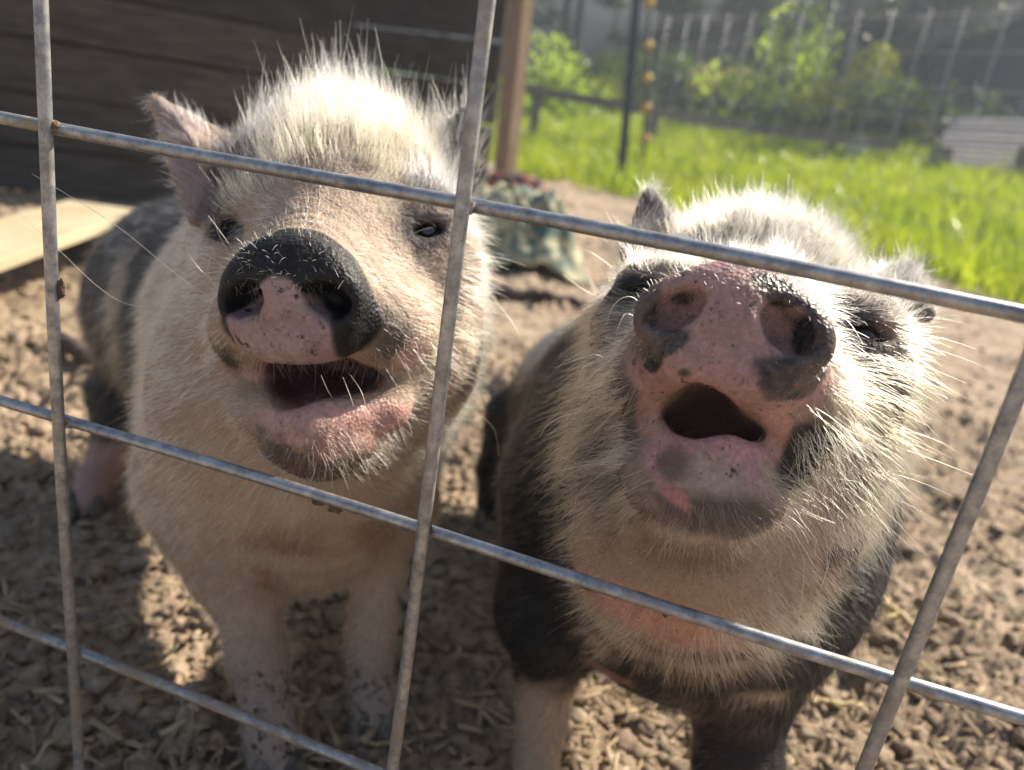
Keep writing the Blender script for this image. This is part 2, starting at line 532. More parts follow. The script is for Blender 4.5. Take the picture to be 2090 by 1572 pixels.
class Head:
    """frame: s to the side (picture right), u up the face, f along the snout; centimetres from the snout disc"""
    def __init__(h, S, E1, E2):
        S, E1, E2 = map(np.asarray, (S, E1, E2))
        h.o = S
        s = E2 - E1; s /= np.linalg.norm(s)
        d = S - (E1 + E2) / 2; d -= s * (d @ s)
        h.k = np.linalg.norm(d) / math.hypot(9.5, 3.5) # metres per centimetre
        d /= np.linalg.norm(d)
        w = np.cross(d, s); 
        if w[1] > 0: w = -w                    # up is -y in camera axes
        a = math.atan2(3.5, 9.5)
        f = d * math.cos(a) + w * math.sin(a)
        u = w * math.cos(a) - d * math.sin(a)
        h.R = np.stack([s, u, f])              # rows
    def pt(h, s, u, f):
        return (h.o + (np.array([s, u, f], float) @ h.R) * h.k).astype(np.float32)
    def loc(h, p):
        return ((p - h.o) @ h.R.T) / h.k
    def rot(h, ax=0, deg=0):
        a = math.radians(deg); c, s_ = math.cos(a), math.sin(a)
        M = {0: np.array([[1, 0, 0], [0, c, s_], [0, -s_, c]]), 1: np.array([[c, 0, -s_], [0, 1, 0], [s_, 0, c]]),
             2: np.array([[c, s_, 0], [-s_, c, 0], [0, 0, 1]])}[ax]
        return M @ h.R

def head_shape(sh, h, g):
    k = h.k
    Rf = lambda R: R.astype(np.float32)
    E = lambda s, u, f, r, R=None: (lambda p, c=h.pt(s, u, f), R=Rf(R if R is not None else h.R), rr=(np.array(r) * k).astype(np.float32): ell(p, c, R, rr))
    C = lambda a, b, r0, r1: (lambda p, a=h.pt(*a), b=h.pt(*b): cap(p, a, b, np.float32(r0 * k), np.float32(r1 * k)))
    sm = lambda v: v * k
    us = g['skull']
    # skull, brow, bridge
    sh.add(E(0, us, -14, (6.6, g['skull_r'], 7.4)), 0.01)
    sh.add(E(0, us + g['crest'], -15, (4.4, 4.0, 5)), sm(3))
    sh.add(C((0, .3, -2.2), (0, 2.4, -9.5), 2.8, 4.2), sm(3.0))
    for q in (-1, 1):
        sh.add(E(q * 5.0, 4.5, -10.7, (2.2, 1.5, 2.4)), sm(1.6))       # brow
        sh.add(E(q * 5.5, 2.2, -10.7, (2.2, 1.3, 2.2)), sm(1.6))       # under the eye
        sh.add(E(q * g['jowl_s'], -2.6, -13.0, (g['jowl'], 5.2, 5.5)), sm(4))  # jowl
        sh.add(E(q * g['ulip'], -1.4, -5.6, (2.3, 2.3, 3.6)), sm(2.4))       # upper lip
        sh.add(E(q * g['flew'], g['flew_u'], -6.6, (1.7, 1.6, 2.8)), sm(1.8))       # hanging side of the upper lip
    j = g['jaw']
    # lower jaw
    sh.add(C((0, -7.3 - j, -5.0), (0, -7.4 - j * .5, -12), g['chin'] + .8, 4.6), sm(1.6))
    lw = g['lip_w']
    for q in (-1, 1):
        sh.add(C((0, -5.75 - j + g['lip_du'], g['lip_f']), (q * lw, -5.6 - j, -5.6), g['lip_r'], 1.0), sm(.9))     # lip roll
        sh.add(C((q * lw, -5.6 - j, -5.6), (q * (lw + .7), -4.4 - j * .6, -8.0), 1.0, 1.2), sm(.9))
    sh.add(E(0, -7.3 - j, -4.3, (g['chin_w'], g['chin'], 2.2)), sm(1.0))             # chin
    # snout
    W, Hh = g['disc']
    def disc(p):
        q2 = h.loc(p) - np.array([0, g['disc_u'], -1.5], np.float32)
        rr = np.sqrt((q2[:, 0] / W) ** 2 + (q2[:, 1] / Hh) ** 2)
        rad = (rr - 1) * min(W, Hh)
        e = 1.0
        dx = rad + e; dz = np.abs(q2[:, 2] + .035 * q2[:, 1] ** 2 * 0) - 1.5 + e
        return ((np.minimum(np.maximum(dx, dz), 0) + np.sqrt(np.maximum(dx, 0) ** 2 + np.maximum(dz, 0) ** 2) - e) * k).astype(np.float32)
    sh.add(disc, sm(0.6))
    sh.add(E(0, g['disc_u'] - Hh + .9, -1.7, (2.8, 1.1, 1.6)), sm(.9))             # lip under the disc
    sh.add(E(0, g['disc_u'] + .3, -.35, (.75, 1.5, .8)), sm(.7))                     # septum
    # mouth cavity: a wide slot with a bell-shaped arch over it
    sh.add(E(g['mouth_s'], g['mouth_u'], -5.4, (g['mouth_w'], g['mouth_h'], 4.4)), sm(.6), 's')
    sh.add(E(g['arch_s'], g['mouth_u'] + .3, -4.6, (g['mouth_w'] * g['arch_w'], g['arch'], 4.0)), sm(.8), 's')
    # tongue
    sh.add(E(0, g['mouth_u'] - g['mouth_h'] - .25, -8.2, (1.7, .75, 3.2)), sm(.3))
    # nostrils
    for q in (-1, 1):
        sh.add(E(q * g['nos'][0], g['nos'][1] + g['disc_u'], -.2, (g['nos'][2], g['nos'][3], g['nos_d']), h.rot(2, q * -g['nos'][4])), sm(.5), 's')
    # lids and eye sockets
    for q in (-1, 1):
        sh.add(E(q * 5.35, 4.15, -9.55, (1.25, .42, .9), h.rot(2, q * -8)), sm(.35))
        sh.add(E(q * 5.35, 2.65, -9.6, (1.15, .34, .8), h.rot(2, q * 8)), sm(.35))
    for q in (-1, 1):
        sh.add(E(q * 5.45, 3.4, -8.9, (.78, .42, 1.5)), sm(.55), 's')

def capP(sh, a, b, r0, r1, k):
    A, B = P(*a).astype(np.float32), P(*b).astype(np.float32)
    sh.add(lambda p: cap(p, A, B, np.float32(r0), np.float32(r1)), k)
def triP(sh, a, b, c, th, k):
    A, B, Cc = (P(*v).astype(np.float32) for v in (a, b, c))
    sh.add(lambda p: tri(p, A, B, Cc, np.float32(th)), k)
def limb(sh, L, k0=.03, k1=.012):
    for i, (a, b) in enumerate(zip(L[:-1], L[1:])):
        capP(sh, a[:3], b[:3], a[3], b[3], k0 if i == 0 else k1)

# ---- the pig with the black-rimmed snout
h1 = Head(P(581, 612, .36), P(475, 470, .45), P(862, 468, .445))
p1 = Shape()
head_shape(p1, h1, dict(skull=3.2, skull_r=6.4, crest=2.5, jowl=3.0, jowl_s=5.1, ulip=3.1, flew=4.1, flew_u=-2.0, lip_f=-2.3, lip_r=1.45, lip_du=.1, arch_s=-.45, arch_w=.66, mouth_s=-.6, nos_d=1.7, jaw=0.75, chin=1.35, chin_w=3.1, lip_w=3.5, mouth_u=-4.55, mouth_w=2.15, mouth_h=.95,
                        arch=1.75, disc=(3.52, 3.0), disc_u=0.0, nos=(1.95, -.05, 1.08, .74, 25)))
capP(p1, (650, 440, .55), (600, 640, .66), .072, .110, .04)
capP(p1, (622, 800, .555), (595, 930, .62), .105, .110, .05)
capP(p1, (610, 730, .70), (420, 630, .92), .112, .13, .05)
limb(p1, [(450, 1000, .61, .055), (475, 1160, .605, .030), (518, 1285, .605, .0205), (528, 1345, .602, .0215), (545, 1440, .60, .0165), (556, 1510, .595, .0185), (568, 1580, .590, .020)])
limb(p1, [(800, 1030, .665, .04), (775, 1130, .655, .022), (760, 1260, .65, .0175), (756, 1310, .65, .0185), (756, 1390, .648, .0148), (758, 1430, .648, .017), (760, 1472, .647, .0175)])
limb(p1, [(275, 830, .93, .06), (235, 915, .92, .026), (205, 965, .905, .019), (175, 1022, .89, .019)])
limb(p1, [(520, 830, 1.0, .06), (540, 900, 1.0, .028), (500, 960, 1.0, .02), (500, 1030, .97, .02)])
triP(p1, (318, 210, .525), (392, 450, .50), (430, 330, .512), .0035, .010)
triP(p1, (318, 210, .525), (430, 330, .512), (480, 285, .53), .0035, .010)
triP(p1, (952, 238, .53), (905, 430, .51), (865, 300, .52), .004, .012)
triP(p1, (952, 238, .53), (905, 430, .51), (965, 480, .53), .004, .012)

# ---- the pig with the pink upturned snout
h2 = Head(P(1490, 655, .305), P(1330, 610, .42), P(1758, 685, .385))
p2 = Shape()
head_shape(p2, h2, dict(skull=-.6, skull_r=5.4, crest=0.8, jowl=2.9, jowl_s=4.6, ulip=2.4, flew=3.1, flew_u=-1.6, lip_f=-3.0, lip_r=1.2, lip_du=.22, arch_s=-.45, arch_w=.52, mouth_s=0, nos_d=1.25, jaw=-1.35, chin=1.85, chin_w=3.5, lip_w=2.6, mouth_u=-3.3, mouth_w=2.2, mouth_h=.7,
                        arch=1.6, disc=(3.85, 2.5), disc_u=0.0, nos=(2.05, .15, 1.15, .75, 30)))
capP(p2, (1525, 640, .52), (1400, 870, .60), .070, .110, .035)
capP(p2, (1415, 1070, .452), (1420, 1100, .54), .078, .112, .035)
capP(p2, (1420, 950, .60), (1230, 840, .95), .125, .115, .05)
capP(p2, (1150, 1000, .60), (1135, 1230, .60), .045, .045, .04)
capP(p2, (1680, 980, .555), (1650, 1120, .54), .048, .045, .03)
limb(p2, [(1130, 1250, .60, .036), (1115, 1370, .605, .022), (1108, 1460, .61, .0185), (1090, 1600, .61, .019)])
limb(p2, [(1560, 1230, .54, .050), (1520, 1400, .545, .034), (1508, 1500, .54, .027), (1505, 1570, .535, .0285), (1502, 1640, .53, .023)])
limb(p2, [(1060, 870, 1.0, .05), (1010, 960, 1.0, .022), (1000, 1050, 1.0, .018)])
limb(p2, [(1300, 900, 1.05, .06), (1300, 950, 1.0, .025), (1300, 1070, 1.0, .02)])
triP(p2, (1325, 400, .53), (1285, 520, .51), (1385, 490, .515), .006, .012)
triP(p2, (1850, 550, .50), (1890, 640, .48), (1780, 575, .485), .005, .012)
# ------------------------------------------------------------------ pigs: colour, coat, parts
class Coat:
    """per-vertex colour and hair of one pig; blobs sit at points of its surface"""
    def __init__(s, shape, V, Nn):
        s.sh, s.V, s.N = shape, V.astype(np.float32), Nn
        n = len(V)
        s.f = dict(col=np.zeros((n, 3)), wet=np.zeros(n), mud=np.zeros(n), hcol=np.zeros((n, 3)), hlen=np.zeros(n), dens=np.zeros(n),
                   hrad=np.full(n, .00011), flow=np.zeros((n, 3)), lift=np.full(n, .45), bend=np.full(n, .25), pink=np.zeros(n))
        s.n1 = fbm(V, 60, 3) - .5; s.n2 = fbm(V, 220, 9) - .5
    def blob(s, px, py, rx, ry=None, rot=0, soft=.3, rag=1.0, rz=None, at=None):
        c = s.sh.hit(px, py) if at is None else np.asarray(at)
        m = c[2] / FPX
        ry = ry or rx; rz = rz or 1.4 * max(rx, ry)
        d = s.V - c
        a = math.radians(rot); ca, sa = math.cos(a), math.sin(a)
        x = (d[:, 0] * ca + d[:, 1] * sa) / (rx * m); y = (-d[:, 0] * sa + d[:, 1] * ca) / (ry * m); z = d[:, 2] / (rz * m)
        r = np.sqrt(x * x + y * y + z * z) + rag * (s.n1 * .9 + s.n2 * .5)
        return 1 - sstep(1 - soft, 1 + soft, r)
    def put(s, w, **kw):
        for k, v in kw.items():
            a = s.f[k]
            if a.ndim == 2:
                a += w[:, None] * (np.asarray(v, float) - a)
            else:
                a += w * (v - a)

def nrm(v):
    return v / (np.linalg.norm(v, axis=-1, keepdims=True) + 1e-12)

def strands(coat, F, count, npts=5, seed=1, mod=None):
    """hair rooted over the surface: positions (n, npts, 3) in camera axes, colours, radii"""
    r = np.random.default_rng(seed)
    V, Nn, f = coat.V.astype(float), coat.N, coat.f
    T = np.concatenate([F[:, [0, 1, 2]], F[:, [0, 2, 3]]])
    ar = .5 * np.linalg.norm(np.cross(V[T[:, 1]] - V[T[:, 0]], V[T[:, 2]] - V[T[:, 0]]), axis=1)
    f['dens'] = f['dens'] * (.35 + 1.3 * sstep(.3, .7, fbm(V, 95, 71)))
    dn = f['dens'] if mod is None else f['dens'] * mod
    wgt = ar * dn[T].mean(1); wgt /= wgt.sum()
    ti = r.choice(len(T), count, p=wgt)
    b = r.random((count, 2)); fl = b.sum(1) > 1; b[fl] = 1 - b[fl]
    bw = np.stack([1 - b.sum(1), b[:, 0], b[:, 1]], 1)
    it = lambda a: (a[T[ti]] * (bw[:, :, None] if a.ndim == 2 else bw)).sum(1)
    p0, n = it(V), nrm(it(Nn))
    flow = it(f['flow']); fmag = np.linalg.norm(flow, axis=1)
    # lay the flow along the skin, keep part of it free
    tang = flow - n * (flow * n).sum(1)[:, None] * .85
    clump = np.stack([vnoise(p0, 130, 40 + k) - .5 for k in range(3)], 1)
    d = nrm(nrm(tang) + n * it(f['lift'])[:, None] + clump * .7 + r.normal(0, .16, (count, 3)))
    L = it(f['hlen']) * np.exp(r.normal(-.1, .33, count)) * (.75 + .5 * vnoise(p0, 90, 77))
    g = NAD[None] * it(f['bend'])[:, None] + r.normal(0, .14, (count, 3)) + clump * .25
    t = np.linspace(0, 1, npts)[None, :, None]
    pos = (p0 - n * .0006)[:, None] + L[:, None, None] * (d[:, None] * t + g[:, None] * t * t * .6)
    dirty = (.55 * sstep(.48, .72, fbm(p0, 38, 83)))[:, None]
    c = it(f['hcol']) * (1 - dirty * np.array([.35, .42, .5])) * np.exp(r.normal(0, .22, count))[:, None]
    c = np.clip(c * (1 + r.normal(0, .03, (count, 3))), .004, .93)
    rad = it(f['hrad']) * np.exp(r.normal(0, .2, count))
    return pos, c, rad

def hair_object(name, pos, colr, rad, mat, parent, tip=.25):
    n, m, _ = pos.shape
    hc = bpy.data.hair_curves.new(name)
    hc.add_curves([m] * n)
    w = cam2w(pos.reshape(-1, 3)) - root_loc(parent)
    hc.position_data.foreach_set('vector', w.astype(np.float32).ravel())
    ra = hc.attributes.get('radius') or hc.attributes.new('radius', 'FLOAT', 'POINT')
    prof = np.linspace(1, 0, m) ** .6 * (1 - tip) + tip
    ra.data.foreach_set('value', (rad[:, None] * prof[None]).astype(np.float32).ravel())
    ca = hc.attributes.new('tint', 'FLOAT_COLOR', 'CURVE')
    ca.data.foreach_set('color', np.concatenate([colr, np.ones((n, 1))], 1).astype(np.float32).ravel())
    hc.materials.append(mat)
    o = bpy.data.objects.new(name, hc); col.objects.link(o); o.parent = parent
    return o

# hair and skin materials
hairm, nt, b_ = nodemat('hair')
nt.nodes.remove(b_)
hb = N(nt, 'ShaderNodeBsdfHairPrincipled')
hb.model = 'CHIANG'; hb.parametrization = 'COLOR'
hb.inputs['Roughness'].default_value = .38; hb.inputs['Radial Roughness'].default_value = .5
hb.inputs['Coat'].default_value = 0.0
at = N(nt, 'ShaderNodeAttribute'); at.attribute_name = 'tint'
nt.links.new(at.outputs['Color'], hb.inputs['Color'])
nt.links.new(hb.outputs[0], nt.nodes['Material Output'].inputs[0])

skin, nt, b = nodemat('pig_skin')
at = N(nt, 'ShaderNodeAttribute'); at.attribute_name = 'tint'
aw = N(nt, 'ShaderNodeAttribute'); aw.attribute_name = 'wet'
am = N(nt, 'ShaderNodeAttribute'); am.attribute_name = 'mud'
apk = N(nt, 'ShaderNodeAttribute'); apk.attribute_name = 'pink'
tc = N(nt, 'ShaderNodeTexCoord')
n1 = N(nt, 'ShaderNodeTexNoise'); n1.inputs['Scale'].default_value = 420; n1.inputs['Detail'].default_value = 5
n2 = N(nt, 'ShaderNodeTexNoise'); n2.inputs['Scale'].default_value = 110; n2.inputs['Detail'].default_value = 9; n2.inputs['Roughness'].default_value = .68
vo = N(nt, 'ShaderNodeTexVoronoi'); vo.inputs['Scale'].default_value = 520; vo.feature = 'F1'
for n_ in (n1, n2, vo): nt.links.new(tc.outputs['Object'], n_.inputs['Vector'])
# mottling
mx = N(nt, 'ShaderNodeMix', data_type='RGBA', blend_type='MULTIPLY')
rr = ramp(nt, n1.outputs['Fac'], [(.3, (.72, .70, .68)), (.7, (1.1, 1.08, 1.06))])
mx.inputs['Factor'].default_value = .8
nt.links.new(at.outputs['Color'], mx.inputs[6]); nt.links.new(rr.outputs[0], mx.inputs[7])
# dried mud in specks
ad = N(nt, 'ShaderNodeMath', operation='ADD'); nt.links.new(n2.outputs['Fac'], ad.inputs[0]); nt.links.new(am.outputs['Fac'], ad.inputs[1])
ms = N(nt, 'ShaderNodeMapRange'); ms.inputs['From Min'].default_value = .985; ms.inputs['From Max'].default_value = 1.06
nt.links.new(ad.outputs[0], ms.inputs['Value'])
mm = N(nt, 'ShaderNodeMix', data_type='RGBA'); mm.inputs[7].default_value = (.055, .038, .028, 1)
nt.links.new(ms.outputs[0], mm.inputs[0]); nt.links.new(mx.outputs[2], mm.inputs[6])
n3 = N(nt, 'ShaderNodeTexNoise'); n3.inputs['Scale'].default_value = 70; n3.inputs['Detail'].default_value = 8; n3.inputs['Roughness'].default_value = .75; n3.inputs['Distortion'].default_value = .8
nt.links.new(tc.outputs['Object'], n3.inputs['Vector'])
sr = N(nt, 'ShaderNodeMapRange'); sr.inputs['From Min'].default_value = .44; sr.inputs['From Max'].default_value = .66; sr.inputs['To Max'].default_value = .75
nt.links.new(n3.outputs['Fac'], sr.inputs['Value'])
sk = N(nt, 'ShaderNodeMath', operation='MULTIPLY'); nt.links.new(sr.outputs[0], sk.inputs[0]); nt.links.new(apk.outputs['Fac'], sk.inputs[1])
smx = N(nt, 'ShaderNodeMix', data_type='RGBA'); smx.inputs[7].default_value = (.21, .145, .115, 1)
nt.links.new(sk.outputs[0], smx.inputs[0]); nt.links.new(mx.outputs[2], smx.inputs[6]); nt.links.new(smx.outputs[2], mm.inputs[6])
# dark pores on the bare pink hide
vp = N(nt, 'ShaderNodeTexVoronoi'); vp.inputs['Scale'].default_value = 330; nt.links.new(tc.outputs['Object'], vp.inputs['Vector'])
pd = N(nt, 'ShaderNodeMapRange'); pd.inputs['From Min'].default_value = .30; pd.inputs['From Max'].default_value = .16; nt.links.new(vp.outputs['Distance'], pd.inputs['Value'])
sp_ = N(nt, 'ShaderNodeSeparateColor'); nt.links.new(vp.outputs['Color'], sp_.inputs[0])
gt = N(nt, 'ShaderNodeMapRange'); gt.inputs['From Min'].default_value = .6; gt.inputs['From Max'].default_value = 1.0; nt.links.new(sp_.outputs[0], gt.inputs['Value'])
pm = N(nt, 'ShaderNodeMath', operation='MULTIPLY'); nt.links.new(pd.outputs[0], pm.inputs[0]); nt.links.new(gt.outputs[0], pm.inputs[1])
pm2 = N(nt, 'ShaderNodeMath', operation='MULTIPLY'); nt.links.new(pm.outputs[0], pm2.inputs[0]); nt.links.new(apk.outputs['Fac'], pm2.inputs[1])
pmx = N(nt, 'ShaderNodeMix', data_type='RGBA'); pmx.inputs[7].default_value = (.10, .06, .05, 1)
nt.links.new(pm2.outputs[0], pmx.inputs[0]); nt.links.new(mm.outputs[2], pmx.inputs[6])
nt.links.new(pmx.outputs[2], b.inputs['Base Color'])
mr = N(nt, 'ShaderNodeMapRange'); mr.inputs['To Min'].default_value = .72; mr.inputs['To Max'].default_value = .25
nt.links.new(aw.outputs['Fac'], mr.inputs['Value']); nt.links.new(mr.outputs[0], b.inputs['Roughness'])
ss = N(nt, 'ShaderNodeMath', operation='MULTIPLY'); ss.inputs[1].default_value = .35
nt.links.new(apk.outputs['Fac'], ss.inputs[0]); nt.links.new(ss.outputs[0], b.inputs['Subsurface Weight'])
b.inputs['Subsurface Radius'].default_value = (1, .35, .25); b.inputs['Subsurface Scale'].default_value = .006
b.inputs['Specular IOR Level'].default_value = .36
bp = N(nt, 'ShaderNodeBump'); bp.inputs['Strength'].default_value = .6; bp.inputs['Distance'].default_value = .0009
hs = N(nt, 'ShaderNodeMath', operation='ADD')
nt.links.new(vo.outputs['Distance'], hs.inputs[0]); nt.links.new(n2.outputs['Fac'], hs.inputs[1])
nt.links.new(hs.outputs[0], bp.inputs['Height']); nt.links.new(bp.outputs[0], b.inputs['Normal'])

eyem, nt, b = nodemat('eye_wet')
tc = N(nt, 'ShaderNodeTexCoord'); gr = N(nt, 'ShaderNodeTexNoise'); gr.inputs['Scale'].default_value = 300
nt.links.new(tc.outputs['Object'], gr.inputs['Vector'])
r_ = ramp(nt, gr.outputs['Fac'], [(.3, (.008, .006, .006)), (.8, (.03, .018, .012))]); nt.links.new(r_.outputs[0], b.inputs['Base Color'])
b.inputs['Roughness'].default_value = .06; b.inputs['Coat Weight'].default_value = .6
hoofm = simple('hoof_horn', [(.3, (.06, .05, .042)), (.7, (.22, .18, .14))], 120, rough=.55, bump=.2)

CREAM = (.62, .52, .37); WHITE = (.26, .235, .185); BLACK = (.009, .008, .010); PINK = (.56, .32, .30); GREY = (.16, .15, .15)
SKINC = (.40, .30, .225); TAUPE = (.20, .16, .13)

def finish_pig(name, label, shape, head, ax, base_px, paint, nhair, seed):
    V, F = surface(shape, ax)
    Nn = vnormals(V, F)
    # wrinkles and small unevenness of the hide, finer near the snout
    q = head.loc(V)
    disp = (fbm(V, 130, 5) - .5) * .0016 + (fbm(V, 40, 6) - .5) * .004 * sstep(8, 16, -q[:, 2] + np.abs(q[:, 0]) * .3)
    # folded skin round the eyes
    for sgn in (-1, 1):
        dd = q - np.array([sgn * 5.6, 3.2, -9.8]); rr_ = np.linalg.norm(dd, axis=1)
        disp += np.sin(rr_ * 7.0 + vnoise(V, 120, 3) * 5) * .0007 * (1 - sstep(1.2, 3.0, rr_))
    # rings of creases over the snout
    ring = np.exp(-((q[:, 2] + 3.2) / 1.2) ** 2) * (q[:, 1] > -1)
    disp += np.sin(q[:, 2] * 9 + vnoise(V, 60, 8) * 3) * .00035 * ring
    # loose folds over throat and chest
    fw_ = sstep(10, 14, -q[:, 1]) * sstep(-45, -20, q[:, 2])
    disp += np.sin(V @ NAD * 210 + vnoise(V, 22, 14) * 7) * .0011 * fw_ * sstep(.35, .7, fbm(V, 14, 15))
    V = V + Nn * disp[:, None]
    Nn = vnormals(V, F)
    root = empty(name, np.append(GW(*base_px)[:2], 0.0), label, 'pig', 'pigs begging at the wire fence')
    ct = Coat(shape, V, Nn)
    paint(ct, head, q)
    body = mesh_obj('body', cam2w(V), F, skin, root, smooth=True)
    me = body.data
    a = me.attributes.new('tint', 'FLOAT_COLOR', 'POINT')
    a.data.foreach_set('color', np.concatenate([np.clip(ct.f['col'], 0, 1), np.ones((len(V), 1))], 1).astype(np.float32).ravel())
    for k in ('wet', 'mud', 'pink'):
        a = me.attributes.new(k, 'FLOAT', 'POINT'); a.data.foreach_set('value', ct.f[k].astype(np.float32))
    for sgn in (-1, 1):
        c = head.pt(sgn * 5.25, 3.35, -9.75); uu, vv = np.meshgrid(np.linspace(0, math.pi, 15), np.linspace(0, 2 * math.pi, 25)[:-1], indexing='ij')
        r = .0098
        ev = np.stack([np.sin(uu) * np.cos(vv), np.sin(uu) * np.sin(vv), np.cos(uu)], -1).reshape(-1, 3) * r + c
        ii = np.arange(15 * 24).reshape(15, 24)
        ef = [(ii[a_, b_], ii[a_ + 1, b_], ii[a_ + 1, (b_ + 1) % 24], ii[a_, (b_ + 1) % 24]) for a_ in range(14) for b_ in range(24)]
        mesh_obj('eye', cam2w(ev), ef, eyem, root, smooth=True)
    pos, c, rad = strands(ct, F, nhair, seed=seed)
    ho = hair_object('hair', pos, c, rad, hairm, root); ho['kind'] = 'stuff'
    return root, ct

def whiskers(root, name, lines, radius, tint, jitter=0):
    """long bristles: each a list of (px, py, depth) run through smoothly"""
    out = []
    for L in lines:
        pts = np.array([P(*v) for v in L]); m = len(pts)
        t = np.linspace(0, m - 1, 14); res = []
        for x in t:
            i = min(int(x), m - 2); f = x - i
            p0 = pts[max(i - 1, 0)]; p1_, p2_ = pts[i], pts[i + 1]; p3 = pts[min(i + 2, m - 1)]
            res.append(.5 * ((2 * p1_) + (-p0 + p2_) * f + (2 * p0 - 5 * p1_ + 4 * p2_ - p3) * f * f + (-p0 + 3 * p1_ - 3 * p2_ + p3) * f ** 3))
        out.append(res)
    out = np.array(out)
    o = hair_object(name, out, np.tile(np.array(tint), (len(out), 1)), np.full(len(out), radius), hairm, root, tip=.35)
    o['kind'] = 'stuff'
    return o

def base_coat(c, h, q):
    """cream pig: short coat all over, flows back and down"""
    n = len(c.V); one = np.ones(n)
    S_, U_, F_ = h.R
    hd = 1 - sstep(16, 24, np.linalg.norm(q - np.array([0, 0, -8]), axis=1))       # head weight
    c.put(one, col=SKINC, hcol=CREAM, hlen=.013, dens=1.0)
    back = -RTV * .45 + FWV * .55 + UPV * -.7
    c.put(one, flow=back)
    side = np.sign(q[:, 0]) * sstep(0, 3, np.abs(q[:, 0]))
    flow = -F_ * .8 + S_ * (side * .7)[:, None] - U_ * (.35 * sstep(4, -4, q[:, 1]))[:, None] + U_ * (.5 * sstep(3, 8, q[:, 1]))[:, None]
    c.f['flow'] += hd[:, None] * (flow - c.f['flow'])
    # muzzle: short stubble, bare disc and mouth
    mz = 1 - sstep(4, 9, -q[:, 2] + np.abs(q[:, 0]) * .2)
    c.put(mz, hlen=.007, dens=.8, hrad=.00010)
    return hd

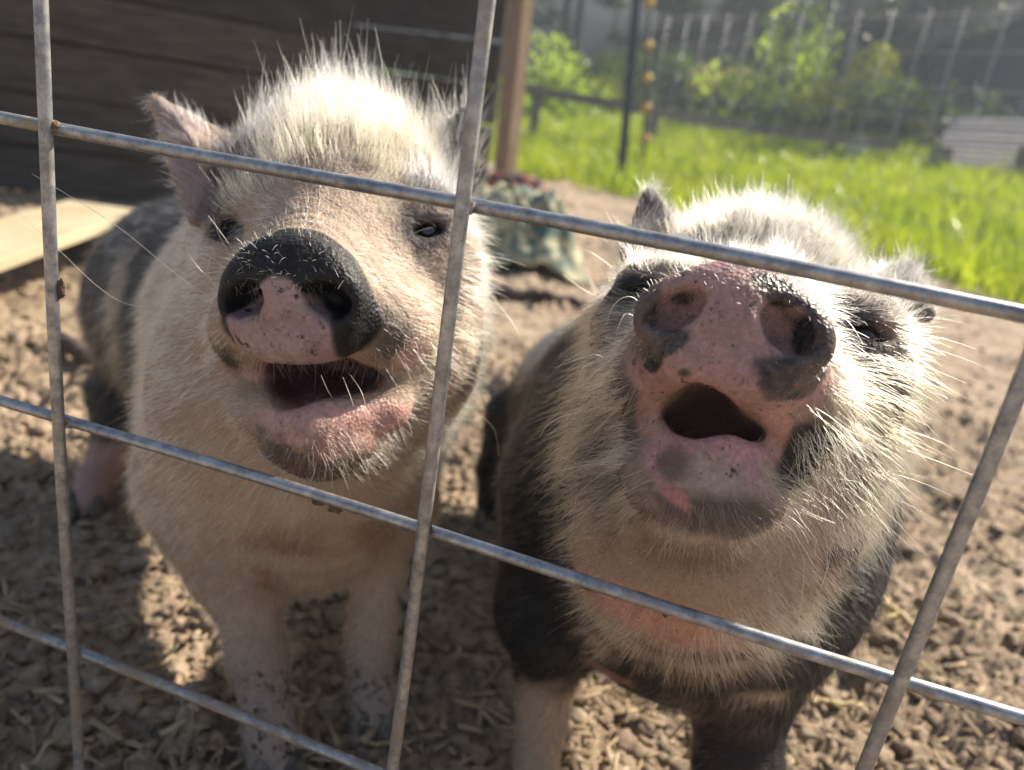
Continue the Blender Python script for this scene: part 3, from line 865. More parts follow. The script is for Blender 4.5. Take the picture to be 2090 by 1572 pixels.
def paint1(c, h, q):
    base_coat(c, h, q)
    B = c.blob
    # dark hind body
    w = sstep(.63, .68, c.V[:, 2] + c.n1 * .06)
    c.put(w, col=(.03, .027, .025), hcol=(.026, .024, .023), hlen=.014, dens=.6)
    w2 = B(290, 620, 45, 120, rot=0, at=P(290, 620, .80)); c.put(w2 * .8, col=(.35, .28, .2), hcol=(.5, .42, .3))
    w = B(0, 0, 120, 60, at=P(330, 480, .85)) * .5; c.put(w, hcol=(.4, .38, .35))
    # lower chest and legs: thin coat, pink hide
    lw = sstep(930, 1060, c.V[:, 1] / c.V[:, 2] * FPX + CY) * (1 - sstep(.70, .76, c.V[:, 2]))
    c.put(lw, col=(.50, .375, .28), hlen=.008, dens=1.0, hcol=(.66, .55, .41), pink=.3)
    c.put(lw * sstep(1250, 1400, c.V[:, 1] / c.V[:, 2] * FPX + CY), col=(.36, .28, .235), hcol=(.46, .37, .28), mud=.46, pink=.5)
    for bx in ((580, 1110, 70, 45), (770, 1090, 40, 80), (545, 1190, 45, 60)):
        c.put(B(*bx[:2], bx[2], bx[3], soft=.6) * .7, col=(.26, .11, .07))  # reddish shade of the armpits put into the skin colour
    c.put(B(0, 0, 70, 60, at=P(180, 1010, .89), soft=.4), col=(.45, .30, .26), hcol=(.5, .38, .3), dens=.3)
    c.put(B(0, 0, 70, 50, at=P(225, 945, .91), soft=.4), col=(.40, .24, .20), hcol=(.5, .38, .3), dens=.4)
    # forehead: long upright white crest
    hz = sstep(-26, -22, q[:, 2]) * (1 - sstep(7.2, 8.6, np.abs(q[:, 0])))
    fh = sstep(3.2, 6.5, q[:, 1]) * sstep(-6, -9, q[:, 2]) * hz
    c.put(fh, col=(.24, .19, .14), hcol=(.40, .29, .15), hlen=.016, dens=1.5, lift=.9, bend=-.1, flow=h.R[1] * 1.0 - h.R[2] * .35)
    cr = sstep(7.5, 10.5, q[:, 1]) * sstep(-8, -10, q[:, 2]) * (1 - sstep(4.5, 6.5, np.abs(q[:, 0]))) * hz
    c.put(cr, hcol=WHITE, hlen=.023, dens=1.7, lift=.9, hrad=.00013, flow=h.R[1] * 1.0 - h.R[2] * .15)
    sd_ = sstep(3.9, 5.6, np.abs(q[:, 0] - .3) + c.n1 * 2) * sstep(3.5, 5, q[:, 1]) * sstep(-8, -10, q[:, 2]) * hz
    c.put(sd_, col=(.035, .034, .036), hcol=(.20, .195, .19), hlen=.019, dens=.7, lift=.7)
    # eyes
    c.put(B(452, 395, 90, 125, rot=-12, soft=.25), col=(.020, .018, .02), hcol=(.045, .042, .042), hlen=.008, dens=.6)
    c.put(B(478, 478, 55, 40, soft=.3), col=(.016, .014, .016), dens=.1, hlen=.005)
    c.put(B(862, 478, 68, 75, soft=.3), col=(.10, .082, .08), hcol=(.24, .21, .19), hlen=.006, dens=.35)
    c.put(B(895, 380, 60, 60, soft=.4), col=(.08, .07, .07), hcol=(.36, .34, .32), dens=.7)
    # ear: pink inside
    c.put(B(385, 380, 40, 110, rot=-14, soft=.3), col=(.30, .225, .205), hcol=(.46, .39, .34), hlen=.010, dens=.8, pink=.4)
    c.put(B(345, 240, 60, 50, soft=.4), col=(.35, .27, .24), hcol=(.40, .36, .32), hlen=.009, dens=1.3)
    c.put(B(440, 285, 60, 35, rot=30, soft=.4), hcol=(.62, .52, .44), hlen=.014, dens=1.2)
    # cheeks
    c.put(B(870, 640, 120, 130, soft=.5), hcol=(.42, .315, .17), hlen=.010, dens=1.1, lift=.3)
    c.put(B(930, 760, 90, 200, soft=.5), hcol=(.42, .33, .20), hlen=.013, dens=1.1, lift=.3)
    c.put(B(950, 850, 30, 90, rot=22, soft=.3), col=(.20, .13, .11), hcol=(.28, .2, .17), dens=.5)
    # muzzle and mouth
    bare = sstep(-2.35, -1.9, q[:, 2] + c.n1 * .8) * (q[:, 1] > -3.3)
    c.put(bare, dens=.0, hlen=.0035)
    dark = bare.copy()
    c.put(dark, col=BLACK, wet=.38)
    c.put(B(795, 690, 60, 75, rot=-20, soft=.6) * (1 - bare) * .8, col=(.06, .052, .048), hcol=(.36, .30, .23), hlen=.005, dens=.7, hrad=.00008)
    c.put(B(470, 740, 45, 60, soft=.5) * (1 - bare), col=(.06, .05, .045), hcol=(.4, .33, .26), hlen=.004, dens=.3)
    lips = B(600, 760, 120, 26, soft=.35) ; c.put(lips, col=(.50, .30, .27), wet=.2, dens=.12, hlen=.006, mud=.42, pink=.8)
    c.put(B(845, 735, 40, 45, soft=.4), col=(.62, .40, .36), dens=.25, pink=.8)
    # pink front of the snout
    pk = np.zeros(len(q))
    a_, b_ = q[:, 0] + c.n1 * .7, q[:, 1] + c.n1 * .5
    tri_ = sstep(0, .35, (.75 + (1.0 - b_) * np.where(a_ > 0, .62, 1.3)) - np.abs(a_ - .0)) * sstep(1.25, .9, b_) * sstep(-2.95, -2.6, a_) * sstep(2.35, 1.95, a_)
    pk = tri_ * bare
    c.put(pk, col=(.44, .30, .285), wet=.35, mud=.44, pink=1.0)
    # mouth inside, lips, chin
    inm = (1 - sstep(.9, 1.25, np.sqrt((q[:, 0] / 3.0) ** 2 + ((q[:, 1] + 4.3) / 1.6) ** 2 + ((q[:, 2] + 6.0) / 4.2) ** 2)))
    c.put(inm, col=(.10, .032, .04), wet=.8, dens=0, mud=0, pink=.5)
    c.put(B(650, 868, 190, 44, soft=.25, rag=.6), col=(.56, .34, .32), wet=.55, dens=.03, hlen=.004, mud=.34, pink=1.0)
    c.put(B(780, 870, 70, 60, soft=.4), col=(.66, .38, .33), wet=.8, pink=1.0, dens=.1, mud=.3)
    c.put(B(615, 945, 150, 55, rot=8, soft=.5, rag=1.8), col=(.12, .088, .07), wet=.15, dens=.6, hcol=(.36, .28, .19), hlen=.007, mud=.42)
    c.put(B(680, 915, 45, 30, soft=.4), col=(.45, .24, .21), dens=.3, mud=.42)
    c.put(B(700, 985, 150, 40, soft=.5), hlen=.013, dens=1.1, hcol=(.72, .62, .47))

def paint2(c, h, q):
    base_coat(c, h, q)
    B = c.blob
    z = c.V[:, 2]; py = c.V[:, 1] / z * FPX + CY; px = c.V[:, 0] / z * FPX + CX
    # black body
    w = np.maximum(np.maximum(sstep(.455, .48, z + c.n1 * .05), sstep(8.2, 9.4, np.abs(q[:, 0]) + c.n1 * 2)), sstep(14.0, 15.8, -q[:, 2] + c.n1 * 2))
    c.put(w, col=(.014, .014, .016), hcol=(.008, .008, .009), hlen=.010, dens=.45)
    c.put(B(0, 0, 110, 75, rot=-25, at=P(1140, 690, .86), soft=.4, rz=300), col=(.4, .36, .3), hcol=(.62, .57, .48))
    c.put(B(1105, 960, 14, 90, rot=4, soft=.5), hcol=(.5, .42, .33), col=(.3, .22, .17))
    wl_ = sstep(5.2, 6.6, -q[:, 0] + c.n1 * 2) * sstep(.5, -1.8, q[:, 1]) * sstep(-9.5, -11.5, q[:, 2])
    wr_ = sstep(5.6, 7.0, q[:, 0] + c.n1 * 2) * sstep(-5.0, -6.8, q[:, 1])
    dark2 = np.maximum(wl_, wr_) * sstep(-22, -18, q[:, 1])
    # throat and chest: mixed cream and brown
    c.put(B(1420, 1180, 330, 120, soft=.35, rz=260), col=(.36, .26, .19), hcol=(.31, .25, .17), hlen=.006, dens=1.1, lift=.2)
    c.put(B(1290, 1245, 190, 55, rot=15, soft=.4, rz=200), col=(.56, .29, .21), hcol=(.62, .44, .32), dens=.35, pink=.8)
    c.put(B(1180, 1290, 70, 45, rot=40, soft=.4, rz=150), col=(.35, .25, .18), hcol=(.62, .52, .38))
    c.put(B(1450, 1360, 190, 60, rot=8, soft=.5, rz=200), col=(.05, .036, .032), hcol=(.16, .11, .085), hlen=.013)
    c.put(B(1235, 1375, 60, 22, soft=.4, rz=100), col=(.48, .22, .16), dens=.3, pink=.7)
    c.put(B(1060, 1150, 95, 260, rot=0, soft=.2, at=P(1045, 1150, .58), rz=170), col=(.010, .010, .012), hcol=(.007, .007, .008), hlen=.009, dens=.4)
    c.put(B(0, 0, 120, 230, rot=18, soft=.25, at=P(1800, 1080, .53), rz=170), col=(.012, .012, .014), hcol=(.012, .012, .013), hlen=.007, dens=.45)
    # legs
    ll = sstep(1370, 1410, py + c.n1 * 60) * (px < 1250) * (z < .75)
    c.put(ll, col=(.42, .30, .21), hcol=(.66, .54, .38), hlen=.008, dens=.8)
    rl = sstep(1400, 1440, py + c.n1 * 60) * (px > 1350) * (z < .75)
    c.put(rl, col=(.035, .020, .016), hcol=(.03, .024, .022), hlen=.008, dens=1.0)
    c.put(B(1590, 1420, 90, 18, rot=8, soft=.5), col=(.4, .3, .2), hcol=(.62, .52, .38))
    # forehead and cheeks
    fh = sstep(3.4, 5.5, q[:, 1]) * sstep(-6, -9, q[:, 2]) * sstep(-24, -21, q[:, 2])
    c.put(fh, col=(.20, .17, .14), hcol=WHITE, hlen=.016, dens=1.7, lift=.6, bend=.05, flow=h.R[1] * .9 - h.R[2] * .6)
    ck = sstep(4.0, 6.5, np.abs(q[:, 0])) * sstep(4.5, 2.5, q[:, 1]) * sstep(-5, -8, q[:, 2]) * sstep(-6.5, -4, q[:, 1]) * sstep(-15.5, -12.5, q[:, 2])
    c.put(ck, col=(.15, .12, .10), hcol=(.33, .265, .17), hlen=.018, dens=.7, lift=.42, bend=.55, hrad=.00011)
    c.put(B(1770, 820, 100, 110, soft=.5), hcol=(.36, .265, .13), hlen=.019)
    c.put(B(1235, 900, 80, 190, soft=.4), hcol=(.32, .265, .19), col=(.13, .11, .095), hlen=.020)
    c.put(B(1140, 900, 60, 170, soft=.4), col=(.03, .028, .028), hcol=(.06, .055, .05), hlen=.012)
    c.put(dark2, col=(.014, .014, .016), hcol=(.010, .010, .010), hlen=.010, dens=.5)
    # eyes
    c.put(B(1735, 662, 66, 50, rot=25, soft=.4), col=(.04, .038, .042), hcol=(.20, .19, .19), hlen=.012, dens=.8)
    c.put(B(1755, 690, 40, 35, soft=.3), col=(.016, .015, .016), dens=.2, hlen=.006)
    c.put(B(1292, 602, 58, 46, soft=.4), col=(.028, .026, .027), hcol=(.07, .065, .06), hlen=.012, dens=.7)
    c.put(B(1320, 440, 70, 55, soft=.35, rz=120), col=(.09, .075, .07), hcol=(.24, .21, .20), hlen=.008, dens=.9)
    c.put(B(1845, 585, 60, 60, soft=.35, rz=120), hcol=(.46, .42, .36), hlen=.012, dens=1.2)
    # muzzle sides
    c.put(B(1650, 920, 75, 95, rot=-10, soft=.4), col=(.022, .019, .018), hcol=(.60, .50, .32), hlen=.012, dens=.28, hrad=.00012)
    c.put(B(1285, 860, 50, 70, soft=.5), col=(.10, .08, .07), hcol=(.42, .35, .27), hlen=.015, dens=.8)
    c.put(B(1700, 800, 45, 70, soft=.5), hcol=(.40, .30, .16), hlen=.016, dens=1.0)
    # snout
    bare = sstep(-3.0, -2.3, q[:, 2]) * (q[:, 1] > -2.9)
    c.put(bare, dens=0, hlen=.003, col=(.46, .275, .255), wet=.5, mud=.40, pink=1.0)
    c.put(B(1450, 795, 105, 45, soft=.3), col=(.56, .32, .29), wet=.35, dens=.03, mud=.36, pink=1.0)
    c.put(B(1580, 880, 28, 62, soft=.35), col=(.54, .30, .25), wet=.3, dens=.1, mud=.36, pink=1.0)
    c.put(B(1325, 850, 26, 55, soft=.35), col=(.46, .27, .22), wet=.2, dens=.2, mud=.40, pink=1.0)
    c.put(B(1318, 640, 34, 95, rot=8, soft=.35), col=(.13, .10, .09), wet=.2, mud=.45)
    c.put(B(1352, 705, 52, 24, rot=-38, soft=.16, rag=1.0), col=(.018, .022, .026), wet=.9, mud=0)
    c.put(B(1330, 740, 20, 34, rot=10, soft=.2, rag=.6), col=(.018, .022, .026), wet=.8, mud=0)
    c.put(B(1668, 680, 40, 100, rot=-8, soft=.22, rag=1.5), col=(.022, .021, .024), wet=.85, mud=.2)
    c.put(B(1630, 770, 75, 48, rot=10, soft=.25, rag=1.6), col=(.028, .027, .034), wet=.85, mud=.1)
    c.put(B(1600, 590, 75, 28, rot=28, soft=.25, rag=1.8), col=(.03, .027, .026), wet=.8, mud=.2)
    c.put(B(1393, 610, 26, 13, soft=.3), col=(.05, .04, .04), wet=.5)
    c.put(B(1396, 762, 13, 9, soft=.4, rag=.5), col=(.08, .06, .055))
    # mouth inside, lower lip, chin
    inm = (1 - sstep(.9, 1.25, np.sqrt((q[:, 0] / 2.6) ** 2 + ((q[:, 1] + 2.9) / 1.4) ** 2 + ((q[:, 2] + 6.2) / 4.2) ** 2)))
    c.put(inm, col=(.38, .22, .17), wet=.7, dens=0, mud=0, pink=.4)
    c.put(B(1445, 925, 135, 75, rot=6, soft=.22, rag=.7), col=(.58, .31, .32), wet=.3, dens=.08, hlen=.003, mud=.33, pink=1.0)
    c.put(B(1450, 965, 75, 42, soft=.35, rag=1.2), col=(.42, .33, .29), wet=.05, mud=.43, dens=.25, hlen=.003, hcol=(.5, .42, .34))
    c.put(B(1375, 940, 26, 40, rot=15, soft=.4, rag=1.5) * .85, col=(.10, .07, .065))
    c.put(B(1440, 1055, 150, 50, rot=5, soft=.45), col=(.11, .085, .075), hcol=(.22, .18, .15), hlen=.009, dens=.8, pink=.1)
    c.put(B(1380, 1015, 36, 16, rot=45, soft=.4), col=(.55, .24, .22), dens=.2, pink=1)
    c.put(B(1430, 1140, 110, 60, soft=.6) * .7, hcol=(.26, .2, .16), col=(.15, .11, .09))

res = .0016
pig1, coat1 = finish_pig('pig', 'cream pig with a black-rimmed snout and tall white forehead crest', p1, h1,
    (graded(-.55, .08, -.235, .0, res, .006), graded(-.25, .36, -.20, .09, res, .006), graded(.33, 1.1, .345, .54, res, .006)), (520, 1300), paint1, 120000, 11)
pig2, coat2 = finish_pig('pig', 'black and cream pig with a pink spotted snout lifted to the wire', p2, h2,
    (graded(-.2, .32, .02, .27, res, .006), graded(-.25, .36, -.13, .13, res, .006), graded(.27, 1.12, .285, .53, res, .006)), (1300, 1420), paint2, 120000, 12)

# long bristles round the muzzles
whiskers(pig1, 'whiskers', [
    [(436, 612, .385), (360, 560, .38), (250, 470, .38), (150, 405, .375), (65, 355, .37)],
    [(442, 595, .39), (345, 622, .385), (265, 622, .385), (200, 585, .38), (120, 510, .375), (22, 420, .37)],
    [(447, 590, .39), (405, 545, .385), (382, 510, .38), (390, 478, .38)],
    [(472, 525, .40), (447, 480, .39), (435, 440, .385)], [(482, 520, .40), (455, 480, .395), (425, 440, .39)],
    [(450, 600, .39), (425, 560, .385), (430, 525, .38), (442, 508, .38)], [(455, 545, .40), (420, 520, .395), (380, 522, .39), (352, 518, .385)],
    [(400, 665, .41), (360, 650, .40), (345, 612, .395), (350, 590, .39), (368, 592, .39)], [(372, 640, .41), (344, 625, .40), (341, 645, .395), (350, 674, .39)],
    [(365, 642, .41), (388, 656, .40), (405, 646, .40)],
    [(845, 550, .42), (872, 522, .42), (872, 490, .415)], [(832, 530, .42), (838, 500, .415), (834, 480, .41)], [(800, 507, .42), (850, 474, .415), (885, 464, .41)],
    [(700, 770, .37), (712, 800, .365), (722, 828, .362)], [(715, 765, .37), (738, 800, .365), (748, 838, .362)], [(655, 765, .37), (668, 795, .365), (678, 812, .362)],
    [(1000, 600, .49), (1058, 680, .48), (1072, 770, .475)], [(985, 850, .50), (1010, 880, .49), (1018, 930, .485)]], .00016, (.66, .54, .38))
whiskers(pig2, 'whiskers', [
    [(1325, 640, .35), (1290, 606, .345), (1255, 620, .34), (1235, 667, .34)], [(1305, 690, .35), (1241, 727, .345), (1208, 724, .34), (1131, 751, .335)],
    [(1300, 720, .35), (1235, 728, .345), (1190, 752, .34), (1178, 790, .335)], [(1318, 660, .35), (1280, 640, .345), (1262, 668, .34), (1256, 700, .34)],
    [(1225, 830, .37), (1150, 850, .36), (1118, 868, .355), (1102, 892, .35)], [(1230, 860, .37), (1175, 880, .36), (1160, 940, .36)],
    [(1690, 640, .34), (1730, 655, .335), (1762, 702, .33)], [(1690, 600, .34), (1722, 602, .335), (1748, 614, .33)], [(1695, 690, .34), (1740, 700, .335), (1790, 740, .33)],
    [(1690, 670, .34), (1735, 672, .335), (1775, 690, .33)],
    [(1855, 825, .40), (1893, 802, .395), (1932, 812, .39), (1926, 830, .39)], [(1850, 850, .40), (1890, 860, .395), (1925, 820, .39)],
    [(1640, 1035, .37), (1692, 1110, .365), (1680, 1190, .36), (1640, 1278, .36), (1655, 1288, .36)], [(1665, 1060, .37), (1688, 1150, .365), (1672, 1230, .36), (1716, 1300, .36)],
    [(1655, 1020, .37), (1710, 1100, .36), (1738, 1165, .36)], [(1620, 1010, .36), (1680, 1080, .355), (1690, 1160, .35)], [(1600, 1075, .37), (1640, 1150, .365), (1630, 1285, .36), (1648, 1290, .36)],
    [(1680, 980, .37), (1735, 1050, .36), (1740, 1140, .36)], [(1700, 950, .37), (1760, 1010, .36), (1768, 1100, .36)],
    [(1240, 960, .37), (1180, 1010, .36), (1170, 1080, .36)], [(1250, 1000, .37), (1200, 1040, .36), (1160, 1110, .355)],
    [(1250, 620, .42), (1190, 590, .41), (1150, 560, .41)], [(1270, 560, .43), (1215, 520, .42), (1185, 505, .42)]], .00015, (.62, .50, .32))

# short stiff bristles on the snouts
def bristles(root, ct, h, pick, count, length, rad, tint, seed, up=0):
    rs = np.random.default_rng(seed)
    q = h.loc(ct.V); ix = np.nonzero(pick(q))[0]; ix = rs.choice(ix, count)
    p0, n = ct.V[ix].astype(float), ct.N[ix]
    d = nrm(n + rs.normal(0, .35, (count, 3)) + NAD * up); L = length * rs.uniform(.5, 1.4, count)
    t = np.linspace(0, 1, 4)[None, :, None]
    b = NAD * .5 + rs.normal(0, .3, (count, 3))
    pos = p0[:, None] + L[:, None, None] * (d[:, None] * t + b[:, None] * t * t * .5)
    o = hair_object('bristles', pos, np.tile(np.array(tint), (count, 1)) * rs.uniform(.7, 1.1, (count, 1)), np.full(count, rad), hairm, root, tip=.4); o['kind'] = 'stuff'
bristles(pig1, coat1, h1, lambda q: (q[:, 2] > -1.7) & (q[:, 1] > .55), 190, .0052, .00012, (.75, .60, .36), 3)
bristles(pig1, coat1, h1, lambda q: (np.abs(q[:, 2] + 5) < 2.6) & (q[:, 1] < -2.3) & (q[:, 1] > -3.6) & (q[:, 0] > -3.5), 150, .010, .00011, (.70, .58, .42), 4, .5)
bristles(pig1, coat1, h1, lambda q: (q[:, 2] > -7) & (q[:, 1] < -6.5) & (q[:, 1] > -8.8) & (q[:, 0] > .2), 220, .009, .00010, (.55, .44, .30), 5, .2)
bristles(pig2, coat2, h2, lambda q: (q[:, 2] > -2.4) & (q[:, 1] > .5), 330, .0032, .00010, (.80, .66, .40), 6)
bristles(pig2, coat2, h2, lambda q: (q[:, 2] > -1.5) & (q[:, 1] < .3) & (q[:, 1] > -2.5), 260, .0012, .00012, (.80, .74, .66), 7)
bristles(pig2, coat2, h2, lambda q: (q[:, 2] > -9) & (q[:, 1] < -2.0) & (q[:, 1] > -6.5) & (q[:, 0] > 3.2) & (q[:, 0] < 6.5), 420, .013, .00012, (.50, .39, .21), 8, .4)

for pg, ct_, hh in ((pig1, coat1, h1), (pig2, coat2, h2)):
    bristles(pg, ct_, hh, lambda q: (np.abs(np.abs(q[:, 0]) - 5.3) < 1.0) & (np.abs(q[:, 1] - 4.15) < .4) & (q[:, 2] > -9.4), 16, .007, .00009, (.36, .30, .23), 21, -.2)
# cloven hooves: two toes and two dew claws on each foot
def hooves(root, feet):
    for (px_, py_, z_, side) in feet:
        c = PW(px_, py_, z_)
        s = np.array([math.cos(side), math.sin(side), 0]); f = np.array([s[1], -s[0], 0])
        for q in (-1, 1):
            n = (9, 12)
            uu, vv = np.meshgrid(np.linspace(0, math.pi, n[0]), np.linspace(0, 2 * math.pi, n[1] + 1)[:-1], indexing='ij')
            d = np.stack([np.sin(uu) * np.cos(vv), np.sin(uu) * np.sin(vv), np.cos(uu)], -1).reshape(-1, 3)
            taper = 1 - .35 * np.clip(d[:, 1], 0, 1)
            zz = np.where(d[:, 2] < 0, d[:, 2] * .55, d[:, 2] * (1.25 - .75 * np.clip(d[:, 1], -1, 1)))
            lo = np.array([c[0], c[1], 0.0]) + s * q * .0115 + f * .008
            V = lo + (d[:, :1] * taper[:, None] * .0105) * s + (d[:, 1:2] * .021) * f + np.stack([0 * zz, 0 * zz, .004 + zz * .016], 1)
            ii = np.arange(n[0] * n[1]).reshape(n)
            F = np.stack([ii[:-1], ii[1:], np.roll(ii, -1, 1)[1:], np.roll(ii, -1, 1)[:-1]], -1).reshape(-1, 4)
            mesh_obj('hoof', V, [tuple(x) for x in F], hoofm, root, smooth=True)
hooves(pig1, [(568, 1585, .588, .2), (760, 1475, .647, .1), (172, 1025, .89, .5), (500, 1030, .97, .3)])
hooves(pig2, [(1090, 1600, .61, 0), (1505, 1650, .53, 0), (1000, 1050, 1.0, .2), (1300, 1070, 1.0, .2)])
# ------------------------------------------------------------------ boards, posts, fences behind the pigs
def obox(name, c, ax, half, mat, parent=None, bev=.06, warp=0, seed=0):
    """board: centre, three axes, half sizes; edges eased, slightly warped"""
    c = np.asarray(c, float); ax = np.array([np.asarray(a, float) / np.linalg.norm(a) for a in ax]); half = np.asarray(half, float)
    b_ = bev * half.min() * 2
    nx = 7
    V = []; rs = np.random.default_rng(seed)
    k1, k2 = rs.normal(0, 1, 2) * warp
    prof = [(-1, -1, 1, 0), (-1, -1, 0, 1)]
    ring = []
    for sy, sz in ((-1, -1), (1, -1), (1, 1), (-1, 1)):
        a = (sy * half[1], sz * (half[2] - b_)); b2 = (sy * (half[1] - b_), sz * half[2])
        ring += [a, b2] if (sy * sz) < 0 else [b2, a]
    ring = [ring[i] for i in (0, 1, 2, 3, 4, 5, 6, 7)]
    ring.sort(key=lambda q: math.atan2(q[1] / half[2], q[0] / half[1]))
    for i in range(nx):
        x = (i / (nx - 1) * 2 - 1)
        for (y, z) in ring:
            V.append(c + ax[0] * half[0] * x + ax[1] * (y + k1 * math.sin(2.4 * x + seed)) + ax[2] * (z + k2 * (x * x - .4)))
    m = 8; ii = np.arange(nx * m).reshape(nx, m)
    F = np.stack([ii[:-1], np.roll(ii, -1, 1)[:-1], np.roll(ii, -1, 1)[1:], ii[1:]], -1).reshape(-1, 4)
    return mesh_obj(name, V, [tuple(f) for f in F] + [tuple(ii[0][::-1]), tuple(ii[-1])], mat, parent)

def woodmat(name, dark, light, along, scale=6, rough=.85):
    m, nt, b = nodemat(name)
    tc = N(nt, 'ShaderNodeTexCoord'); mp = N(nt, 'ShaderNodeMapping'); mp.inputs['Scale'].default_value = along
    oi = N(nt, 'ShaderNodeObjectInfo')
    nt.links.new(tc.outputs['Object'], mp.inputs[0])
    va = N(nt, 'ShaderNodeVectorMath', operation='ADD'); nt.links.new(mp.outputs[0], va.inputs[0])
    sc = N(nt, 'ShaderNodeMath', operation='MULTIPLY'); sc.inputs[1].default_value = 37; nt.links.new(oi.outputs['Random'], sc.inputs[0]); nt.links.new(sc.outputs[0], va.inputs[1])
    n_ = N(nt, 'ShaderNodeTexNoise'); n_.inputs['Scale'].default_value = scale; n_.inputs['Detail'].default_value = 9; n_.inputs['Roughness'].default_value = .62
    nt.links.new(va.outputs[0], n_.inputs['Vector'])
    r = ramp(nt, n_.outputs['Fac'], [(.3, dark), (.7, light)])
    hv = N(nt, 'ShaderNodeHueSaturation'); mr = N(nt, 'ShaderNodeMapRange'); mr.inputs['To Min'].default_value = .75; mr.inputs['To Max'].default_value = 1.25
    nt.links.new(oi.outputs['Random'], mr.inputs['Value']); nt.links.new(mr.outputs[0], hv.inputs['Value']); nt.links.new(r.outputs[0], hv.inputs['Color'])
    nt.links.new(hv.outputs[0], b.inputs['Base Color']); b.inputs['Roughness'].default_value = rough; b.inputs['Specular IOR Level'].default_value = .2
    bp = N(nt, 'ShaderNodeBump'); bp.inputs['Strength'].default_value = .6; bp.inputs['Distance'].default_value = .004
    nt.links.new(n_.outputs['Fac'], bp.inputs['Height']); nt.links.new(bp.outputs[0], b.inputs['Normal'])
    return m

Z = np.array([0, 0, 1.0])
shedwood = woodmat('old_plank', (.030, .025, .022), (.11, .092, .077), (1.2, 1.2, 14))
postwood = woodmat('post_wood', (.15, .10, .065), (.34, .25, .165), (14, 14, 1.0))
greywood = woodmat('grey_rail', (.12, .10, .09), (.26, .22, .19), (2, 2, 14))
lumberm = woodmat('bleached_board', (.30, .26, .25), (.58, .52, .49), (2, 2, 16))
plywood = woodmat('pale_plywood', (.36, .29, .18), (.52, .44, .30), (3, 1, 3), scale=4)

darkbacking = simple('gap_dark', [(.3, (.006, .006, .006)), (.7, (.014, .013, .012))], 9)  # near-black, stands in for the shade between wall planks
# low plank shelter
shed = empty('plank_shelter', (-.6, 2.9, 0), 'low shelter of dark weathered planks with an upright post, behind the pigs', 'shelter')
def plank_wall(a, b, z0, z1, hgt, gap, thick, mat, seed, lean=0):
    a, b = np.asarray(a, float), np.asarray(b, float)
    L = np.linalg.norm(b - a); d = np.append((b - a) / L, 0); n = np.cross(d, Z)
    z = z0; k = 0; rs = np.random.default_rng(seed)
    while z < z1:
        h = hgt * rs.uniform(.92, 1.08)
        c = np.append((a + b) / 2, z + h / 2) + n * rs.normal(0, .006)
        dd = d + Z * rs.normal(0, .006)
        obox('plank', c, (dd, n, np.cross(dd, n)), (L / 2, thick / 2, h / 2 - gap(k)), mat, shed, bev=.08, warp=.004, seed=seed * 31 + k)
        z += h; k += 1
wl = GW(-420, 345)[:2]; 
WA = np.array([-2.4, 2.35]); WB = PW(712, 200, 2.75)[:2]
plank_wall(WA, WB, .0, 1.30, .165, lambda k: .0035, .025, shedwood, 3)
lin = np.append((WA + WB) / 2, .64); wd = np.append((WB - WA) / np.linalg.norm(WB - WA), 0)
obox('dark_backing', lin + np.cross(Z, wd) * .035, (wd, np.cross(wd, Z), Z), (np.linalg.norm(WB - WA) / 2 - .01, .006, .64), darkbacking, shed)  # dark sheet added behind the planks so their gaps look dark
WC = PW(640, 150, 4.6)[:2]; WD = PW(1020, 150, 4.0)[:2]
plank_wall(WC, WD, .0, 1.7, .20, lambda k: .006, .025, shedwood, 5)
# studs and the corner post
c0 = PW(700, 10, 2.79); obox('stud', np.append(c0[:2], .60), (Z, (1, 0, 0), (0, 1, 0)), (.60, .022, .02), postwood, shed, seed=1)
pb = GW(1028, 372)
top = PW(1068, -40, pb[1] / 1.0); 
dirp = np.array([-.045, 0, 1.0]); dirp /= np.linalg.norm(dirp)
obox('post', pb + dirp * .95, (dirp, (math.cos(.62), -math.sin(.62), 0), (math.sin(.62), math.cos(.62), 0)), (1.0, .062, .062), postwood, shed, seed=2)
# roof boards over the shelter, above the picture
ra = (WA + WB) / 2
for k in range(9):
    p0 = WA + (WB - WA) * (k / 9); p1 = WA + (WB - WA) * ((k + 1) / 9)
    mid = np.append((p0 + p1) / 2, 1.37) + np.array([0, .62, .05])
    d = np.append((WB - WA) / np.linalg.norm(WB - WA), 0)
    y_ = np.array([-d[1], d[0], .09]); y_ /= np.linalg.norm(y_)
    obox('roof_board', mid, (y_, d, np.cross(y_, d)), (.70, np.linalg.norm(p1 - p0) / 2 - .003, .012), shedwood, shed, warp=.003, seed=50 + k)

# raised sleeping platform of plywood
plat = empty('plank_ramp', (-1.45, 1.75, 0), 'pale wide plank raised on blocks off the dirt beside the shelter', 'plank')
pa, pb_, pc = GW(0, 528, .13), GW(285, 428, .13), GW(0, 440, .13)
e1 = pb_ - pa; e1[2] = 0; L1 = np.linalg.norm(e1); e1 /= L1
e2 = np.array([-e1[1], e1[0], 0.0])
if e2[0] > 0: e2 = -e2
o0 = pa - e1 * .35
obox('board', o0 + e1 * (L1 + .35) / 2 + e2 * .085 - Z * .012, (e1, e2, Z), ((L1 + .35) / 2, .085, .012), plywood, plat, seed=4)
for s in (.03, .14):
    obox('block', o0 + e1 * (.2 + s * 5) + e2 * .085 - Z * .076, (e2, e1, Z), (.06, .03, .053), shedwood, plat, seed=5)

